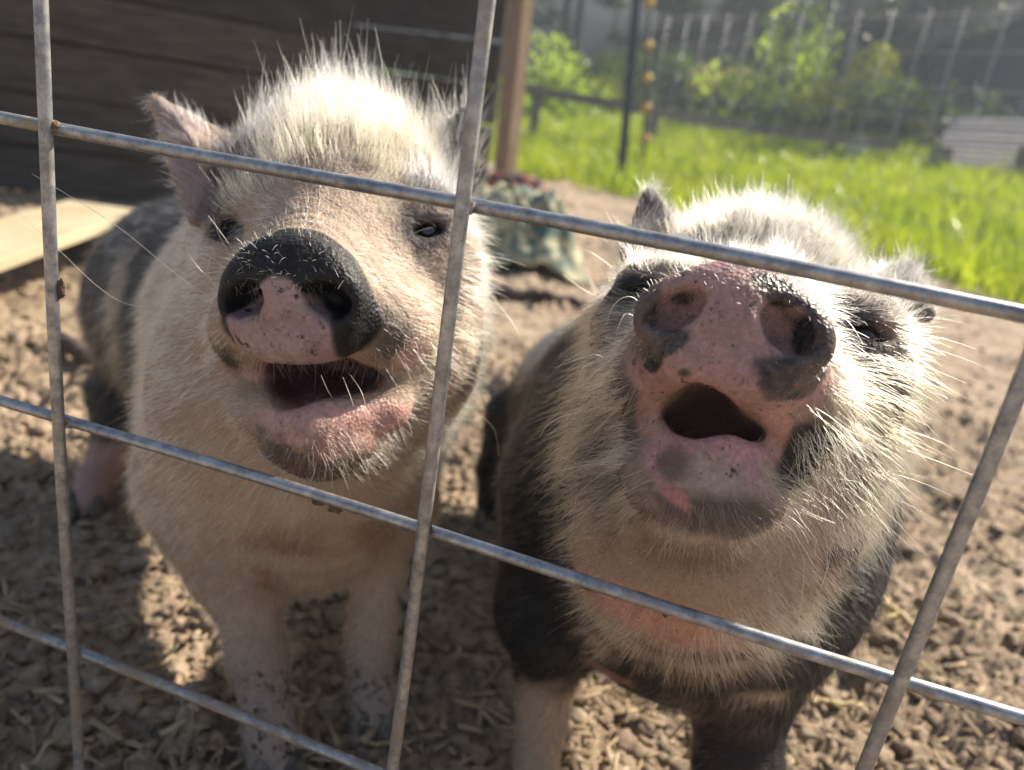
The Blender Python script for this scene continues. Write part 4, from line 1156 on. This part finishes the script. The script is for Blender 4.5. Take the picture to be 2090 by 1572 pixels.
# ---- steel post with studs and the post that carries yellow insulators
steel = simple('green_post_paint', [(.3, (.010, .022, .022)), (.7, (.03, .05, .05))], 40, rough=.5, spec=.4)
yellow = simple('insulator_plastic', [(.3, (.62, .30, .02)), (.7, (.80, .46, .05))], 20, rough=.45)
tp = GT(1265, 388)
tpost = empty('steel_post', tp, 'dark green steel fence post at the edge of the dirt', 'post')
zt = np.linalg.norm(P(1265, 388, 1.0)); 
ptop = cam2w(P(1304, -60, (np.linalg.inv(C2W) @ (tp - CAM0))[2]))
td = (ptop - tp) / np.linalg.norm(ptop - tp)
obox('flange', tp + td * .95, (td, (1, .2, 0), (-.2, 1, 0)), (1.0, .036, .004), steel, tpost)
obox('web', tp + td * .95 + np.array([-.003, .018, 0]), (td, (-.2, 1, 0), (1, .2, 0)), (1.0, .016, .004), steel, tpost)
for k in range(16):
    obox('stud', tp + td * (.25 + k * .1) - np.array([0, .008, 0]), (td, (1, .2, 0), (-.2, 1, 0)), (.012, .008, .006), steel, tpost)
obox('anchor_plate', tp + td * .04, (td, (1, .2, 0), (-.2, 1, 0)), (.09, .065, .003), steel, tpost)

ip = GT(1312, 362)
ipost = empty('insulator_post', ip, 'thin grey post carrying a row of yellow insulators', 'post')
zi = (np.linalg.inv(C2W) @ (ip - CAM0))[2]
itop = cam2w(P(1331, -50, zi)); idr = (itop - ip) / np.linalg.norm(itop - ip)
tube('shaft', [ip - idr * .05, ip + idr * .9, itop], .022, simple('weathered_post', [(.3, (.03, .045, .045)), (.7, (.09, .10, .09))], 12), ipost)
for py in (6, 92, 160, 221, 284):
    c = cam2w(P(1324 - (py - 90) * .03, py, zi - .03))
    o = lump('insulator', c, .046, yellow, ipost, py, sq=(1.05, .8, .95), rough=.15)

# ---- wire mesh along the edge of the pen
meshm = simple('old_mesh_wire', [(.3, (.30, .30, .31)), (.7, (.52, .52, .53))], 60, rough=.5, metallic=.6)
mfence = empty('mesh_fence', GT(1700, 500), 'old wire mesh along the grass edge behind the pigs', 'fence')
ma = tp.copy(); mb = np.array([EB[0], EB[1], 0.0]); md = mb - ma; mb = ma + md * 1.25; md = mb - ma; ML = np.linalg.norm(md); md /= ML
for k in range(int(ML / .22)):
    p0 = ma + md * (k * .22 + .2)
    tube('wire', [p0 + Z * .0, p0 + Z * .6 + md * .004 * math.sin(k), p0 + Z * 1.35 + md * .01 * math.sin(k * 2.1)], .0023, meshm, mfence, sides=6)
for k in range(8):
    zz = .06 + k * .18
    pts = [ma + md * (ML * t) + Z * (zz + .012 * math.sin(t * 9 + k)) for t in np.linspace(0, 1, 12)]
    tube('wire', pts, .0024, meshm, mfence, sides=6)

# ---- wooden rail fence across the grass
rail = empty('rail_fence', GT(1500, 300), 'weathered wooden rail on short posts across the grass bank', 'fence')
for (x0, y0, x1, y1, z_) in ((1045, 176, 1345, 228, 9.2), (1340, 228, 1550, 262, 8.9), (1545, 262, 1830, 298, 8.6)):
    a = PW(x0, y0, z_); b2 = PW(x1, y1, z_ - .1)
    d = (b2 - a); L = np.linalg.norm(d); d /= L; n = np.cross(d, Z); n /= np.linalg.norm(n)
    obox('rail', (a + b2) / 2, (d, n, np.cross(d, n)), (L / 2, .03, .055), greywood, rail, warp=.01, seed=int(x0))
for (x0, y0, z_) in ((1100, 186, 9.25), (1338, 226, 9.0), (1698, 282, 8.72)):
    t_ = PW(x0, y0, z_); gz_ = float(terr(np.array([t_[0]]), np.array([t_[1]]))[0])
    hgt = t_[2] + .08 - gz_ + .1
    obox('post', [t_[0], t_[1], gz_ - .1 + hgt / 2], (Z, (1, .3, 0), (-.3, 1, 0)), (hgt / 2, .05, .05), greywood, rail, seed=int(x0))

# ---- pale blue bucket by the rail
bk = GT(1735, 342)
bucketm = simple('bucket_plastic', [(.3, (.42, .56, .74)), (.7, (.52, .66, .82))], 10, rough=.4)
bucket = empty('bucket', bk, 'small pale blue bucket standing in the grass under the rail', 'bucket')
th = np.linspace(0, 2 * math.pi, 25)[:-1]
prof = [(.0, .02), (.075, .02), (.10, .20), (.108, .20), (.108, .215), (.096, .215), (.072, .03), (0, .03)]
V = [bk + np.array([r * math.cos(t), r * math.sin(t), z]) for r, z in prof for t in th]
F = [(i * 24 + j, i * 24 + (j + 1) % 24, (i + 1) * 24 + (j + 1) % 24, (i + 1) * 24 + j) for i in range(len(prof) - 1) for j in range(24)]
mesh_obj('tub', V, F, bucketm, bucket, smooth=True)
tube('handle', [bk + np.array([.108 * math.cos(t), -.02 - .03 * math.sin(t), .21 + .085 * math.sin(t)]) for t in np.linspace(0, math.pi, 13)], .003, meshm, bucket, sides=6)

# ---- stack of bleached boards
lum = empty('board_stack', GT(2030, 345), 'sloping stack of bleached grey boards on the grass bank', 'lumber')
for k in range(9):
    a = PW(1895 + k * 6, 332 - k * 11, 8.3 + k * .06); b2 = PW(2330 + k * 4, 362 - k * 12.5, 7.3 + k * .06)
    d = b2 - a; L = np.linalg.norm(d); d /= L; n = np.cross(d, Z); n /= np.linalg.norm(n); n = n * .8 + Z * -.55; n /= np.linalg.norm(n)
    obox('board', (a + b2) / 2, (d, n, np.cross(d, n)), (L / 2, .036, .014), lumberm, lum, warp=.008, seed=60 + k)
for x0 in (1930, 2110):
    t_ = PW(x0, 290, 8.2 - (x0 - 1930) * .0026); gz_ = float(terr(np.array([t_[0]]), np.array([t_[1]]))[0])
    obox('bearer', [t_[0], t_[1], (t_[2] - .05 + gz_ - .2) / 2], (Z, (1, 0, 0), (0, 1, 0)), (max((t_[2] - .05 - gz_ + .2) / 2, .1), .06, .12), greywood, lum, seed=70)

# ---- dark outbuilding further up the bank
hut = empty('outbuilding', GT(2000, 250), 'dark gable outbuilding in shade up the bank behind the boards', 'shed')
hc_ = GT(2020, 262); hc_ = np.array([hc_[0], hc_[1], 0])
zb = float(terr(hc_[:1], hc_[1:2])[0])
darkwood = woodmat('tarred_board', (.012, .016, .028), (.035, .042, .06), (14, 14, 1))
darkroof = simple('dark_roofing', [(.3, (.015, .020, .034)), (.7, (.04, .05, .07))], 8, rough=.7)
hx, hy = np.array([.96, -.28, 0]), np.array([.28, .96, 0])
for k in range(12):
    o = hc_ + hx * (-1.1 + k * .2) + Z * (zb + .55)
    obox('wall_board', o, (Z, hx, hy), (.75 + .25 * (1 - abs(k - 5.5) / 5.5), .097, .012), darkwood, hut, seed=80 + k)
for s in (-1, 1):
    sl = hx * s * .9 - Z * .42; sl /= np.linalg.norm(sl)
    obox('roof_slope', hc_ + Z * (zb + 1.42) + hx * s * .68 + hy * .8, (sl, hy, np.cross(sl, hy)), (.88, 1.1, .02), darkroof, hut, seed=90)
for s in (-1, 1):
    obox('side_wall', hc_ + hx * s * 1.12 + hy * .8 + Z * (zb + .4), (hy, Z, hx), (.78, .62, .02), darkwood, hut, seed=93)

# ---- crumpled cloths on the dirt
def cloth(name, c, sx, sy, hgt, mat, label, seed, rz=0):
    n = 46
    a, b2 = np.meshgrid(np.linspace(-1, 1, n), np.linspace(-1, 1, n), indexing='ij')
    p = np.stack([a.ravel(), b2.ravel(), np.full(n * n, seed * 1.7)], 1)
    rr = np.sqrt(a ** 2 + b2 ** 2).ravel()
    wx = (fbm(p, 2.2, seed) - .5) * .5; wy = (fbm(p, 2.2, seed + 5) - .5) * .5
    q = p + np.stack([wx, wy, 0 * wx], 1)
    fold = 1 - np.abs(fbm(q, 2.6, seed + 9, 3) - .5) * 4.2
    h = (np.clip(fold, -.2, 1) * .55 + .45) * sstep(1.25, .45, rr) * hgt + .012
    x = (a.ravel() + wx * .6) * sx; y = (b2.ravel() + wy * .6) * sy
    cz, s_ = math.cos(rz), math.sin(rz)
    V = np.stack([c[0] + x * cz - y * s_, c[1] + x * s_ + y * cz, np.maximum(c[2] + h, c[2] + .006)], 1)
    ii = np.arange(n * n).reshape(n, n)
    F = np.stack([ii[:-1, :-1], ii[1:, :-1], ii[1:, 1:], ii[:-1, 1:]], -1).reshape(-1, 4)
    o = mesh_obj(name, V, F, mat, smooth=True, base=c)
    md_ = o.modifiers.new('thickness', 'SOLIDIFY'); md_.thickness = .006
    return tag(o, label, 'cloth')
camo = simple('faded_camouflage', [(.36, (.06, .13, .13)), (.44, (.22, .23, .14)), (.52, (.46, .42, .27)), (.59, (.09, .15, .13)), (.66, (.55, .50, .34))], 9, rough=.85, bump=.2, detail=2)
redc = simple('red_cloth', [(.38, (.05, .045, .055)), (.5, (.22, .06, .05)), (.62, (.34, .14, .11))], 9, rough=.85, detail=2)
cloth('crumpled_cloth', GW(1030, 545), .26, .18, .27, camo, 'crumpled green and tan camouflage cloth heaped on the dirt', 3, .3)
cloth('crumpled_cloth', GW(1045, 408), .26, .15, .14, redc, 'small crumpled dark red cloth lying by the shelter post', 8, .1)

# ---- sticks, branch, stone, chips
bark = simple('bark', [(.3, (.045, .035, .03)), (.7, (.12, .09, .07))], 30, rough=.9, bump=.5)
strawm = simple('straw', [(.3, (.42, .31, .15)), (.7, (.62, .48, .24))], 30, rough=.7)
def stick(name, a, b2, r, mat, label, seed, cat='stick'):
    rs = np.random.default_rng(seed); n = 14
    pts = np.array([a + (b2 - a) * t for t in np.linspace(0, 1, n)]) + rs.normal(0, r * .35, (n, 3))
    base = pts[0].copy(); base[2] = 0
    e = empty(name, base, label, cat)
    tube('shaft', pts, r * np.linspace(1, .6, n) * rs.uniform(.85, 1.15, n), mat, e, sides=8)
    m = pts[n // 2]
    side = np.cross(b2 - a, Z); side /= np.linalg.norm(side)
    tube('twig', [m, m + side * r * 4 + (b2 - a) * .08 + Z * r, m + side * r * 7 + (b2 - a) * .2], [r * .4, r * .3, r * .15], mat, e, sides=6)
    return e
g_ = lambda x, y, h=.02: GW(x, y, h)
stick('fallen_branch', g_(985, 592), g_(1190, 618), .022, bark, 'dark fallen branch on the dirt in front of the camouflage cloth', 1, 'branch')
stick('fallen_branch', g_(120, 700), g_(330, 800), .016, bark, 'dark branch on the dirt behind the cream pig', 2, 'branch')
stick('dry_stick', g_(1775, 1205), g_(1885, 1300), .006, strawm, 'pale dry stick lying on the clods beside the black and cream pig', 3)
stick('dry_stick', g_(1620, 1420, .015), g_(1760, 1440, .015), .003, strawm, 'thin pale stem lying on the dirt near a hoof', 4)
# ------------------------------------------------------------------ grass, shrubs, trees
def leafmat(name, c0, c1, trans=.5, rough=.4):
    m, nt, b = nodemat(name)
    tc = N(nt, 'ShaderNodeTexCoord'); n_ = N(nt, 'ShaderNodeTexNoise'); n_.inputs['Scale'].default_value = 3.5; n_.inputs['Detail'].default_value = 6
    nt.links.new(tc.outputs['Object'], n_.inputs['Vector'])
    r = ramp(nt, n_.outputs['Fac'], [(.32, c0), (.68, c1)])
    nt.links.new(r.outputs[0], b.inputs['Base Color']); b.inputs['Roughness'].default_value = rough; b.inputs['Specular IOR Level'].default_value = .5
    tr = N(nt, 'ShaderNodeBsdfTranslucent'); hv = N(nt, 'ShaderNodeHueSaturation'); hv.inputs['Value'].default_value = 1.5; hv.inputs['Saturation'].default_value = 1.1
    nt.links.new(r.outputs[0], hv.inputs['Color']); nt.links.new(hv.outputs[0], tr.inputs[0])
    mx = N(nt, 'ShaderNodeMixShader'); mx.inputs[0].default_value = trans
    nt.links.new(b.outputs[0], mx.inputs[1]); nt.links.new(tr.outputs[0], mx.inputs[2])
    nt.links.new(mx.outputs[0], nt.nodes['Material Output'].inputs[0])
    return m
grassm = leafmat('grass_blades', (.17, .25, .025), (.38, .42, .06), .55, .32)
r_ = np.random.default_rng(5)

def blades(n, xy, hgt, wid, lean=.45):
    x, y = xy; z = terr(x, y) + clods(x, y) - .01
    a = r_.random(n) * 2 * math.pi
    h = hgt * np.exp(r_.normal(0, .3, n)); w = wid * r_.uniform(.7, 1.4, n)
    sx, sy = np.cos(a) * w, np.sin(a) * w
    l = r_.normal(0, lean, (n, 2)) * h[:, None]
    b0 = np.stack([x, y, z], 1)
    s = np.stack([sx, sy, 0 * sx], 1)
    m = b0 + np.stack([l[:, 0] * .35, l[:, 1] * .35, h * .55], 1); t = b0 + np.stack([l[:, 0], l[:, 1], h * .95], 1)
    V = np.stack([b0 - s, b0 + s, m - s * .8, m + s * .8, t], 1).reshape(-1, 3)
    i = np.arange(n)[:, None] * 5
    F = np.concatenate([i + np.array([[0, 1, 3]]), i + np.array([[0, 3, 2]]), i + np.array([[2, 3, 4]])])
    return V, F
# blades thicken beyond the edge of the pen
n = 150000
tt = r_.random(n) ** 1.5 * 11.0 - .35; ss = r_.uniform(-7.5, 9.5, n)
gxy = np.stack([EA[0] + ed[0] * ss + en[0] * tt, EA[1] + ed[1] * ss + en[1] * tt])
keep = (r_.random(n) < sstep(-.5, .6, tt + (vnoise(np.stack([gxy[0], gxy[1], 0 * tt], 1), 2.2, 4) - .5) * 1.0)) & (np.abs(np.arctan2(gxy[0], gxy[1])) < .95)
keep &= ~((gxy[0] < pb[0] + .0) & (gxy[1] < 5.6))
gxy = gxy[:, keep]; n = gxy.shape[1]
V, F = blades(n, gxy, .13 + .05 * vnoise(np.stack([gxy[0], gxy[1], 0 * gxy[0]], 1), 1.1, 9), .006)
gr = fast_mesh('grass', V, F, grassm); tag(gr, 'bright sunlit grass growing beyond the dirt pen', 'grass', kind='stuff')
# tiny white solids added in place of sun glints in the grass
glintm = simple('pale_glint', [(.3, (.75, .75, .70)), (.7, (.85, .85, .82))], 10, rough=.3)
m = 900
ix = r_.choice(n, m)
bx, by = gxy[0][ix], gxy[1][ix]; bz = terr(bx, by) + r_.uniform(.10, .22, m)
rr = r_.uniform(.006, .013, m)
q = np.array([[1, 0, 0], [-1, 0, 0], [0, 1, 0], [0, -1, 0], [0, 0, .6], [0, 0, -.6]])
V = (np.stack([bx, by, bz], 1)[:, None] + q[None] * rr[:, None, None]).reshape(-1, 3)
of = np.array([[0, 2, 4], [2, 1, 4], [1, 3, 4], [3, 0, 4], [2, 0, 5], [1, 2, 5], [3, 1, 5], [0, 3, 5]])
F = (np.arange(m)[:, None, None] * 6 + of[None]).reshape(-1, 3)
fl = fast_mesh('grass_glints', V, F, glintm); tag(fl, 'tiny white specks added as sun glints through the grass', 'glints', kind='stuff')

def leaf_cloud(n, rad, leaf, seed, lobes=9, hollow=.5):
    rs = np.random.default_rng(seed)
    ce = rs.normal(0, .42, (lobes, 3)) * np.array(rad); ce[:, 2] = np.abs(ce[:, 2])
    k = rs.integers(0, lobes, n)
    d = rs.normal(0, 1, (n, 3)); d /= np.linalg.norm(d, axis=1)[:, None]
    p = ce[k] + d * (rs.random(n) ** .4)[:, None] * np.array(rad) * rs.uniform(.35, .62, lobes)[k][:, None]
    p[:, 2] = np.maximum(p[:, 2], .02)
    a = rs.normal(0, 1, (n, 3)); a /= np.linalg.norm(a, axis=1)[:, None]
    b = np.cross(a, rs.normal(0, 1, (n, 3))); b /= np.linalg.norm(b, axis=1)[:, None]
    l = leaf * rs.uniform(.6, 1.4, n)[:, None]
    V = np.stack([p - a * l, p + b * l * .45, p + a * l, p - b * l * .45], 1).reshape(-1, 3)
    F = np.arange(n * 4).reshape(n, 4)
    return V, F

def raw_mesh(name, V, F, mat):
    me = bpy.data.meshes.new(name)
    me.from_pydata(V.tolist(), [], F.tolist()); me.materials.append(mat); me.update()
    return me

shrub_m = [leafmat('shrub_leaf', (.22, .32, .04), (.42, .50, .10), .6), leafmat('shrub_leaf_yellow', (.34, .36, .05), (.54, .52, .11), .6), leafmat('shrub_leaf_deep', (.08, .14, .03), (.18, .26, .06), .5)]
crowns = [raw_mesh('shrub_crown', *leaf_cloud(2600, (.75, .6, .6), .045, 30 + k), shrub_m[k % 3]) for k in range(6)]
stemm = simple('stem_bark', [(.3, (.05, .04, .03)), (.7, (.12, .10, .075))], 20, rough=.9)
def tubes_mesh(name, paths, mat):
    Vs, Fs, o = [], [], 0
    for pts, r in paths:
        pts = np.asarray(pts, float); r = np.asarray(r, float)
        t = np.gradient(pts, axis=0); t /= np.linalg.norm(t, axis=1)[:, None] + 1e-9
        a = np.cross(t, [.31, .87, .39]); a /= np.linalg.norm(a, axis=1)[:, None]; c = np.cross(t, a)
        th = np.linspace(0, 2 * math.pi, 8)[:-1]; s = 7
        V = (pts[:, None] + r[:, None, None] * (np.cos(th)[None, :, None] * a[:, None] + np.sin(th)[None, :, None] * c[:, None])).reshape(-1, 3)
        ii = np.arange(len(V)).reshape(-1, s) + o
        Fs += np.stack([ii[:-1], np.roll(ii, -1, 1)[:-1], np.roll(ii, -1, 1)[1:], ii[1:]], -1).reshape(-1, 4).tolist()
        Vs.append(V); o += len(V)
    me = bpy.data.meshes.new(name); me.from_pydata(np.concatenate(Vs).tolist(), [], Fs); me.materials.append(mat); me.shade_smooth(); me.update()
    return me
def stems(seed, h):
    rs = np.random.default_rng(seed); out = []
    for k in range(5):
        d = rs.normal(0, .35, 2) * h
        out.append(([(0, 0, -.1), (d[0] * .35, d[1] * .35, h * .4), (d[0], d[1], h * .9)], [.02 * h + .008, .012 * h + .005, .004]))
    return out
stem_meshes = [tubes_mesh('shrub_stems', stems(90 + k, .9), stemm) for k in range(3)]
SH = [(1105, 250, 0, 1.0, 'loose green shrub growing beside the corner post of the shelter'),
      (1190, 240, 1, .8, 'low yellowish shrub between the shelter post and the steel post'),
      (1255, 236, 0, .75, 'small shrub directly behind the dark steel post'),
      (1400, 240, 2, 1.05, 'deep green shrub behind the middle of the wooden rail'),
      (1480, 250, 1, 1.0, 'yellow-green shrub with a rounded top behind the wooden rail'),
      (1590, 262, 0, 1.25, 'tall bright green shrub behind the wooden rail'),
      (1680, 272, 4, 1.15, 'bushy yellow-green shrub behind the rail post'),
      (1790, 285, 3, .85, 'green shrub at the end of the wooden rail'),
      (1870, 300, 1, .6, 'low yellow shrub next to the bleached boards')]
for i, (px_, py_, k, s, lab) in enumerate(SH):
    p = GT(px_, py_)
    e = empty('shrub', p, lab, 'shrub', 'shrubs on the grass bank')
    for nm, me in (('crown', crowns[k]), ('stems', stem_meshes[i % 3])):
        o = bpy.data.objects.new(nm, me); col.objects.link(o); o.parent = e
    e.rotation_euler = (0, 0, i * 1.3); s *= 1.35; e.scale = (s, s, s * (1.0 + .1 * (i % 3)))

# the wood up the bank
tree_leaf = [leafmat('wood_leaf', (.035, .055, .028), (.08, .11, .05), .35), leafmat('wood_leaf_light', (.05, .085, .03), (.11, .15, .05), .45)]
def tree_parts(seed, H):
    rs = np.random.default_rng(seed)
    lean = rs.normal(0, .04, 2) * H
    tr = np.array([[lean[0] * t * t, lean[1] * t * t, -.4 + (H + .4) * t] for t in np.linspace(0, 1, 9)])
    paths = [(tr, np.linspace(.13, .03, 9) * H / 7)]
    tips = []
    for k in range(9):
        t = rs.uniform(.22, .9); b = np.array([lean[0] * t * t, lean[1] * t * t, H * t]); a = rs.uniform(0, 6.28); l = H * rs.uniform(.15, .3)
        e = b + np.array([math.cos(a) * l, math.sin(a) * l, l * rs.uniform(.1, .6)])
        paths.append(([b, (b + e) / 2 + np.array([0, 0, .05 * l]), e], [.04 * H / 7, .025 * H / 7, .008])); tips.append(e)
    me = tubes_mesh('trunk', paths, stemm)
    Vs, o = [], 0
    for j, e in enumerate(tips + [np.array([lean[0], lean[1], H])]):
        V, F = leaf_cloud(420, (.16 * H, .16 * H, .10 * H), .11, seed * 13 + j, lobes=5); Vs.append(V + e - np.array([0, 0, .05 * H]))
    V = np.concatenate(Vs); F = np.arange(len(V)).reshape(-1, 4)
    return me, raw_mesh('crown', V, F, tree_leaf[seed % 2])
kinds = [tree_parts(200 + k, 7.0) for k in range(4)]
rs = np.random.default_rng(3)
labels = ['slim dark tree with a leaning trunk in the shaded wood', 'pale-leaved tree at the sunny edge of the wood', 'dark leafy tree with low limbs in the shaded wood', 'light green tree standing among the dark trees']
spots = []
for a in np.linspace(-.62, .46, 13):
    for rr_ in (18.5, 22.5, 27.0):
        spots.append((a + rs.normal(0, .03), rr_ + rs.normal(0, 1.2)))
for i, (a, rr_) in enumerate(spots):
    x, y = math.sin(a) * rr_, math.cos(a) * rr_
    if beyond(np.array([x]), np.array([y]))[0] < 5.5: continue
    z = float(terr(np.array([x]), np.array([y]))[0]); k = i % 4
    e = empty('tree', (x, y, z), labels[k], 'tree', 'trees in the wood up the bank: ' + labels[k].split(' in ')[0].split(' at ')[0].split(' standing')[0])
    for nm, me in (('trunk', kinds[k][0]), ('crown', kinds[k][1])):
        o = bpy.data.objects.new(nm, me); col.objects.link(o); o.parent = e
    s = rs.uniform(.8, 1.25) * (1.0 if a < .05 else .62); e.scale = (s, s, s); e.rotation_euler = (0, 0, rs.uniform(0, 6.28))
# dark undergrowth below them
V, F = [], []
o_ = 0
for i in range(110):
    a = rs.uniform(-.75, .9); rr_ = rs.uniform(12.5, 26)
    x, y = math.sin(a) * rr_, math.cos(a) * rr_
    if beyond(np.array([x]), np.array([y]))[0] < 6.5: continue
    v, f = leaf_cloud(320, (1.1, 1.1, .8), .10, 400 + i, lobes=6)
    V.append(v + np.array([x, y, float(terr(np.array([x]), np.array([y]))[0])])); F.append(f + o_); o_ += len(v)
ug = fast_mesh('undergrowth', np.concatenate(V), np.concatenate(F), tree_leaf[0]); tag(ug, 'dark undergrowth covering the floor of the shaded wood', 'undergrowth', kind='stuff')

# ------------------------------------------------------------------ loose clods and wood chips on the dirt
def scatter(n, fn, sizes, seed, flat=.7):
    rs = np.random.default_rng(seed)
    base = np.array([[1, 0, 0], [-1, 0, 0], [0, 1, 0], [0, -1, 0], [0, 0, 1], [0, 0, -1]], float)
    tr_ = of
    # one subdivision: 18 points, 32 faces
    ed_, vv = {}, base.tolist(); ff = []
    def mid(a, b):
        k = (min(a, b), max(a, b))
        if k not in ed_:
            m_ = (np.array(vv[a]) + np.array(vv[b])); vv.append((m_ / np.linalg.norm(m_)).tolist()); ed_[k] = len(vv) - 1
        return ed_[k]
    for a, b, c in tr_:
        x, y, z = mid(a, b), mid(b, c), mid(c, a); ff += [(a, x, z), (x, b, y), (z, y, c), (x, y, z)]
    base = np.array(vv); ff = np.array(ff)
    xy = fn(n, rs); x, y = xy
    s = sizes[0] * (sizes[1] / sizes[0]) ** (rs.random(n) ** 2.2)
    sc = np.stack([rs.uniform(.7, 1.3, n), rs.uniform(.7, 1.3, n), rs.uniform(.5, .9, n) * flat], 1) * s[:, None]
    a = rs.uniform(0, 6.28, n); ca, sa = np.cos(a), np.sin(a)
    jit = 1 + .34 * rs.normal(0, 1, (n, len(base)))[:, :, None].clip(-1.5, 1.5)
    P_ = base[None] * sc[:, None] * jit
    V = np.stack([P_[:, :, 0] * ca[:, None] - P_[:, :, 1] * sa[:, None], P_[:, :, 0] * sa[:, None] + P_[:, :, 1] * ca[:, None], P_[:, :, 2]], -1)
    V += np.stack([x, y, terr(x, y) + clods(x, y) + s * .25], 1)[:, None]
    F = (np.arange(n)[:, None, None] * len(base) + ff[None]).reshape(-1, 3)
    return V.reshape(-1, 3), F
def in_pen(n, rs):
    r0 = np.exp(rs.uniform(math.log(.42), math.log(7.0), n * 3)); a = rs.uniform(-.85, .85, n * 3)
    x, y = np.sin(a) * r0, np.cos(a) * r0
    k = beyond(x, y) < .1
    return x[k][:n], y[k][:n]
V, F = scatter(14000, in_pen, (.0022, .014), 1)
cl = fast_mesh('clods', V, F, dirt, smooth=True); tag(cl, 'crumbly clods of dry earth all over the trampled pen', 'clods', kind='stuff')
for k in ('turf', 'litter_shade'):
    cl.data.attributes.new(k, 'FLOAT', 'POINT')
# chips and stalks
def chips(n, seed, L=(.012, .05), w=.004):
    rs = np.random.default_rng(seed); x, y = in_pen(n, rs); n = len(x)
    a = rs.uniform(0, 6.28, n); l = rs.uniform(*L, n) / 2; ww = w * rs.uniform(.4, 1.3, n)
    z = terr(x, y) + clods(x, y) + rs.uniform(.002, .012, n); ti = rs.normal(0, .25, n)
    d = np.stack([np.cos(a), np.sin(a), ti], 1) * l[:, None]; s = np.stack([-np.sin(a), np.cos(a), rs.normal(0, .2, n)], 1) * ww[:, None]; c = np.stack([x, y, z], 1)
    u = np.array([0, 0, .0012])
    V = np.stack([c - d - s, c + d - s * .8, c + d + s * .8, c - d + s, c - d * .9 + u * 2, c + d * .9 + u * 2], 1).reshape(-1, 3)
    i = np.arange(n)[:, None] * 6
    F = np.concatenate([i + np.array([q]) for q in ((0, 1, 5), (0, 5, 4), (3, 4, 5), (3, 5, 2), (0, 4, 3), (1, 2, 5))])
    return V, F
V, F = chips(5200, 3, L=(.006, .034), w=.0020)
chipm = simple('wood_chips', [(.3, (.22, .15, .09)), (.55, (.42, .31, .19)), (.75, (.58, .46, .30))], 25, rough=.8)
ch = fast_mesh('wood_chips', V, F, chipm); tag(ch, 'pale wood chips and stalks littering the dirt', 'chips', kind='stuff')

# ------------------------------------------------------------------ bluish air volume added to imitate lens glare
veil_m = bpy.data.materials.new('veil'); veil_m.use_nodes = True
nt = veil_m.node_tree; nt.nodes.remove(nt.nodes['Principled BSDF'])
pv = N(nt, 'ShaderNodeVolumePrincipled'); pv.inputs['Color'].default_value = (.80, .88, 1.0, 1); pv.inputs['Density'].default_value = .0065; pv.inputs['Anisotropy'].default_value = .3
nt.links.new(pv.outputs[0], nt.nodes['Material Output'].inputs['Volume'])
c0, c1 = np.array([-245., -245., -1.2]), np.array([245., 245., 18.5])
V = [(c0 if (i >> 0) & 1 == 0 else c1)[0:1].tolist() + [(c0 if (i >> 1) & 1 == 0 else c1)[1], (c0 if (i >> 2) & 1 == 0 else c1)[2]] for i in range(8)]
veil_o = mesh_obj('veil', V, [(0, 2, 3, 1), (4, 5, 7, 6), (0, 1, 5, 4), (2, 6, 7, 3), (0, 4, 6, 2), (1, 3, 7, 5)], veil_m)
tag(veil_o, 'thin bluish volume added as lens haze over the yard and wood', 'veil', kind='stuff')
